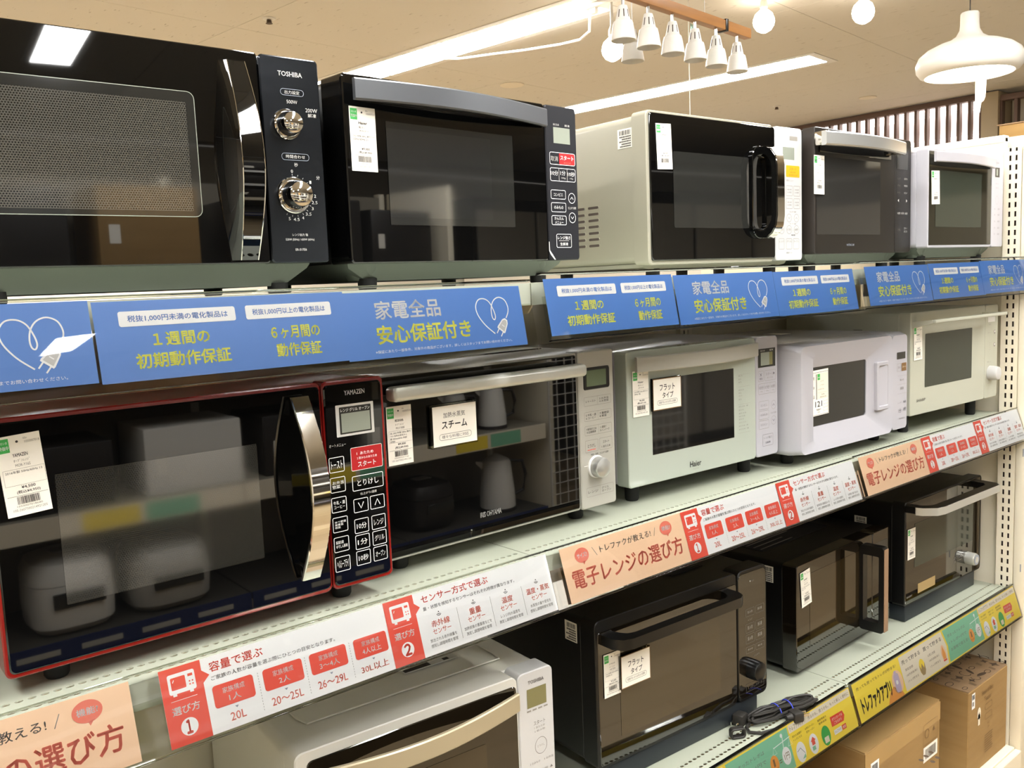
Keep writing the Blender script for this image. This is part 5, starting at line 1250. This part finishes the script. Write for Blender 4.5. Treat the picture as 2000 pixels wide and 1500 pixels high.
bb.loft([[(a*.76, -a*.65, c) for a, c in q], [(a*.76+.0003, -a*.65+.0004, c) for a, c in q]]); bb.build('torn_label', pn, smooth=0)
# light track with bulbs
tr = thing('light_track', 'short white lighting track with a lead, on the ceiling', 'light track', (2.115, 1.80, CEIL-.0005), .07)
B().m('lamp_white').box(-.017, -.42, -.024, .017, .165, 0, bev=.003).build('track_rail', tr)
B().m('lamp_white').box(-.012, .10, -.05, .012, .135, -.0245, bev=.004).build('track_plug', tr)
cb = thing('white_cable', 'white cable drooping along the ceiling left of the track', 'cable', (2.12, 1.93, 2.645))
w_pts = [(2.12, 1.955, 2.662), (2.15, 1.99, 2.60), (2.20, 2.10, 2.595), (2.22, 2.25, 2.61), (2.17, 2.45, 2.62), (2.12, 2.62, 2.632), (2.07, 2.85, 2.65), (2.02, 2.98, 2.672), (1.98, 3.10, 2.69), (2.02, 3.3, 2.69), (2.05, 3.5, 2.69)]
B().m('lamp_white').tube([(a-2.12, b_-1.93, c-2.645) for a, b_, c in w_pts], .006, 8).build('cable_run', cb)
def bulb(x, y, z, drop, label):
    t = thing('bulb_lamp', label, 'lamp', (x, y, z), 0, 'bare round bulbs under the ceiling')
    B().m('bulb_glow').lathe([(.008, .060), (.022, .048), (.038, .034), (.046, .014), (.048, 0), (.044, -.018), (.032, -.036), (.012, -.047)], n=20).build('bulb', t, smooth=80)
    B().m('lamp_white').lathe([(.012, .059), (.017, .061), (.016, .085), (.008, .10), (.006, drop)], n=14).build('holder', t)
bulb(2.11, 1.815, 2.475, .2, 'bright bare bulb left of the white lamps'); bulb(2.72, 1.46, 2.600, .099, 'bright bare bulb right of the beam, on the ceiling')
bulb(2.98, 1.13, 2.60, .099, 'bare bulb cut by the top edge, between the beam and the large pendant')
hc = B().m('lamp_white'); hc.tube([(0, 0, 0), (0, 0, -1.1)], .0022, 6)
tag(hc.build('hanging_cord', loc=(2.44, 1.66, CEIL)), 'thin white cord hanging from the ceiling behind the cream microwave', 'cord')
for x, y, r_, lab in ((2.857, 3.353, .075, 'round ceiling ring right of the drooping cable'), (5.376, 2.384, .06, 'small round ceiling fitting near the slatted screen')):
    mat('ring_paint', '#d8cfbe', .7); o = B().m('ring_paint'); o.lathe([(r_, -.0006), (r_, -.004), (r_*.96, -.006), (r_*.80, -.0045)], n=28); tag(o.build('ceiling_ring', loc=(x, y, CEIL)), lab, 'ceiling fitting')
for x, y, lab in ((1.027, 2.875, 'small brown-stained ceiling fitting above the first black microwave'), (5.047, 2.916, 'small dark ceiling fitting left of the slatted screen')):
    t = thing('sprinkler_head', lab, 'sprinkler', (x, y, CEIL-.0002)); B().m('lamp_white').lathe([(.03, 0), (.028, -.006), (.01, -.008)], n=18).build('cover', t); B().m('print_brown_dark').lathe([(.010, -.0085), (.012, -.022), (.016, -.024)], n=12).build('nozzle', t)

# ------------------------------------------------------------------ the facing shelves, seen mirrored in the doors
OY = -2.30
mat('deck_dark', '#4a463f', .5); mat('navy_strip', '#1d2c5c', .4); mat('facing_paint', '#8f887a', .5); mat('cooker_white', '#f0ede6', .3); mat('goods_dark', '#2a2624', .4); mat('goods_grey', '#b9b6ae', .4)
OB = [(-2.2, -1.3), (-1.3, -.4), (-.4, .5), (.5, 1.4), (1.4, 2.3)]
for k, (a, c) in enumerate(OB):
    tag(B().m('facing_paint').box(a+.02, OY-.50, .12, c-.02, OY-.485, 1.98).build('back_panel'), f'beige back panel of the facing shelves, bay {("at the far left", "second from left", "in the middle", "second from right", "at the right end")[k]}', 'panel', 'back panels of the facing shelves')
    for z_, nm in ((.29, 'lowest'), (.735, 'second'), (1.17, 'third'), (1.60, 'upper')):
        t = thing('metal_shelf', f'{nm} beige shelf of the facing fixture, bay {("at the far left", "second from left", "in the middle", "second from right", "at the right end")[k]}', 'shelf', (a, OY, z_), 0, 'shelves of the facing fixture')
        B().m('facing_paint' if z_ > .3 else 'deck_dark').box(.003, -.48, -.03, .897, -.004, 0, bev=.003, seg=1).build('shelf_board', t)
        if z_ == .735:
            B().m('sign_cream').box(.003, -.003, -.075, .897, .001, .004).build('sign_strip', t, smooth=0)
            for j, mm in enumerate(('sign_yellow', 'sign_mint')): B().m(mm).box(.30+j*.22, .0012, -.07, .50+j*.22, .0018, -.004).build('sign_panel', t, smooth=0)
        elif z_ < .3:
            B().m('navy_strip').box(.003, -.003, -.085, .897, .001, .002).build('sign_strip', t, smooth=0)
            for j in range(4): B().m('goods_grey').box(.05+j*.21, .0012, -.045, .19+j*.21, .0018, -.025).build('sign_panel', t, smooth=0)
        else: B().m('print_white').box(.003, -.003, -.06, .897, .001, .004).build('sign_strip', t, smooth=0)
for i, x in enumerate((-2.2, -1.3, -.4, .5, 1.4, 2.3)):
    tag(B().m('panel_paint').box(x-.018, OY-.53, 0, x+.018, OY-.484, 2.0, bev=.002).build('upright'), f'plain upright of the facing shelves, {("first", "second", "third", "fourth", "fifth", "sixth")[i]} from the left', 'post', 'uprights of the facing shelves')
tag(B().m('panel_paint').box(2.33, OY-.48, 0, 2.37, OY-.01, 2.0, bev=.003).build('end_post'), 'cream end board closing the facing shelves', 'panel')
def rice_cooker(x, y, z, w_, h, body, lab, lidm='goods_grey'):
    t = thing('rice_cooker', lab, 'rice cooker', (x, y, z), 0, 'rice cookers on the facing shelves')
    sup = lambda sx, sy, zz, e=3.2: [(sx*math.copysign(abs(math.cos(a))**(2/e), math.cos(a)), sy*math.copysign(abs(math.sin(a))**(2/e), math.sin(a)), zz) for a in [2*PI*k/28 for k in range(28)]]
    w2 = w_/2
    B().m(body).loft([sup(w2*.84, w2*.9, .004), sup(w2*.97, w2*1.08, .03), sup(w2, w2*1.15, h*.4), sup(w2*.98, w2*1.12, h*.66)]).build('body', t)
    B().m(body).loft([sup(w2*.985, w2*1.12, h*.67), sup(w2*.97, w2*1.1, h*.80), sup(w2*.86, w2*.98, h*.93), sup(w2*.5, w2*.6, h)]).build('lid', t)
    B().m(lidm).box(-w2*.35, -w2*.2, h*.985, w2*.35, w2*.25, h*1.02, bev=.006).build('steam_cap', t)
    B().m('lcd_dark').box(-w2*.55, w2*1.11, h*.38, w2*.62, w2*1.19, h*.58, bev=.004).build('control_panel', t)
rice_cooker(-.13, OY-.20, .29, .30, .28, 'cooker_white', 'white rice cooker, lower shelf of the facing fixture, middle bay')
rice_cooker(.22, OY-.20, .29, .32, .25, 'goods_grey', 'grey rice cooker with dark panel on the facing fixture, middle bay')
rice_cooker(1.20, OY-.20, .29, .28, .24, 'goods_dark', 'black rice cooker on the facing fixture, second bay from right')
rice_cooker(1.62, OY-.20, .29, .27, .24, 'goods_dark', 'black rice cooker at the left of the right-hand facing bay')
rice_cooker(-.72, OY-.20, .29, .27, .23, 'goods_dark', 'black rice cooker on the facing fixture, second bay from left')
rice_cooker(-1.1, OY-.20, .29, .27, .23, 'cooker_white', 'white rice cooker on the facing fixture, second bay from left')
def jug(x, y, z, r_, h, m_, lab):
    t = thing('electric_kettle', lab, 'kettle', (x, y, z), .5, 'kettles on the facing shelves')
    B().m(m_).lathe([(r_, .018), (r_*.98, h*.3), (r_*.80, h*.85), (r_*.72, h*.9), (r_*.3, h*.97), (.01, h)], n=28).build('body', t)
    B().m('goods_dark').lathe([(r_*1.05, .0005), (r_*1.05, .014), (r_*.9, .0175)], n=28).build('power_base', t)
    B().m('goods_dark').tube([(r_*.75, 0, h*.86), (r_*1.5, 0, h*.84), (r_*1.65, 0, h*.6), (r_*1.5, 0, h*.32), (r_*.97, 0, h*.25)], .009, 8).build('handle', t)
    B().m(m_).loft([[(-r_*.7, -.014, h*.70), (-r_*.7, .014, h*.70), (-r_*.7, .014, h*.86), (-r_*.7, -.014, h*.86)], [(-r_*1.15, -.006, h*.84), (-r_*1.15, .006, h*.84), (-r_*1.15, .006, h*.88), (-r_*1.15, -.006, h*.88)]]).build('spout', t)
jug(2.05, OY-.14, .735, .075, .23, 'cooker_white', 'white kettle near the end post of the facing shelves'); jug(1.82, OY-.16, .735, .07, .22, 'lamp_white', 'white kettle second from the end post, facing shelves')
jug(2.08, OY-.16, .29, .095, .30, 'cooker_white', 'tall white hot water pot on the lowest facing shelf')
def goods(x, z, w_, d, h, m_, lab, nm='appliance_box', y=OY-.06):
    t = thing(nm, lab, 'box', (x, y, z), 0, 'boxed goods on the facing shelves')
    B().m(m_).box(0, -d, .0005, w_, 0, h, bev=.008).build('carton', t); B().m('paper').box(w_*.1, .0002, h*.3, w_*.1+.04, .001, h*.3+.07).build('label', t, smooth=0)
goods(.15, .735, .38, .34, .26, 'cooker_white', 'white appliance box on the second facing shelf, middle bay'); goods(-.36, .735, .40, .34, .24, 'goods_dark', 'black appliance on the second facing shelf, left of the white one')
goods(.62, .735, .42, .34, .25, 'goods_dark', 'black appliance on the second facing shelf, fourth bay'); goods(1.10, .735, .26, .3, .22, 'goods_grey', 'grey appliance on the second facing shelf, fourth bay')
for i, (x, w_, m_) in enumerate(((-1.2, .4, 'goods_dark'), (-.36, .36, 'goods_dark'), (.05, .36, 'goods_grey'), (.56, .40, 'goods_dark'), (1.0, .36, 'goods_dark'), (1.45, .38, 'goods_dark'), (1.87, .36, 'goods_grey'))):
    goods(x, 1.17, w_, .34, .26+.02*(i % 3), m_, f'{"black" if m_ == "goods_dark" else "grey"} appliance on the third facing shelf, {("first", "second", "third", "fourth", "fifth", "sixth", "seventh")[i]} from left')
for i, (x, w_, m_) in enumerate(((-1.2, .4, 'cardboard'), (-.30, .30, 'goods_dark'), (.10, .38, 'cardboard'), (.60, .36, 'goods_dark'), (1.02, .34, 'goods_grey'), (1.5, .30, 'goods_dark'), (1.86, .40, 'goods_dark'))):
    goods(x, 1.60, w_, .34, .27+.02*(i % 3), m_, f'{ {"cardboard": "brown carton", "goods_dark": "black box", "goods_grey": "grey box"}[m_]} on the upper facing shelf, {("first", "second", "third", "fourth", "fifth", "sixth", "seventh")[i]} from left')
wm2 = dup(wm, (3.05, -2.3, 0), PI/2, 'white wire mesh panel standing beside the facing shelves')
db = thing('display_cabinet', 'tall dark cabinet on the far side of the aisle', 'cabinet', (4.4, -4.6, 0))
B().m('goods_dark').box(0, 0, 0, 1.6, .5, 2.2, bev=.01).build('cabinet_body', db); B().m('goods_grey').box(.04, .501, .1, .78, .52, 2.1, bev=.004).build('cabinet_door', db); B().m('goods_grey').box(.82, .501, .1, 1.56, .52, 2.1, bev=.004).build('cabinet_door', db)
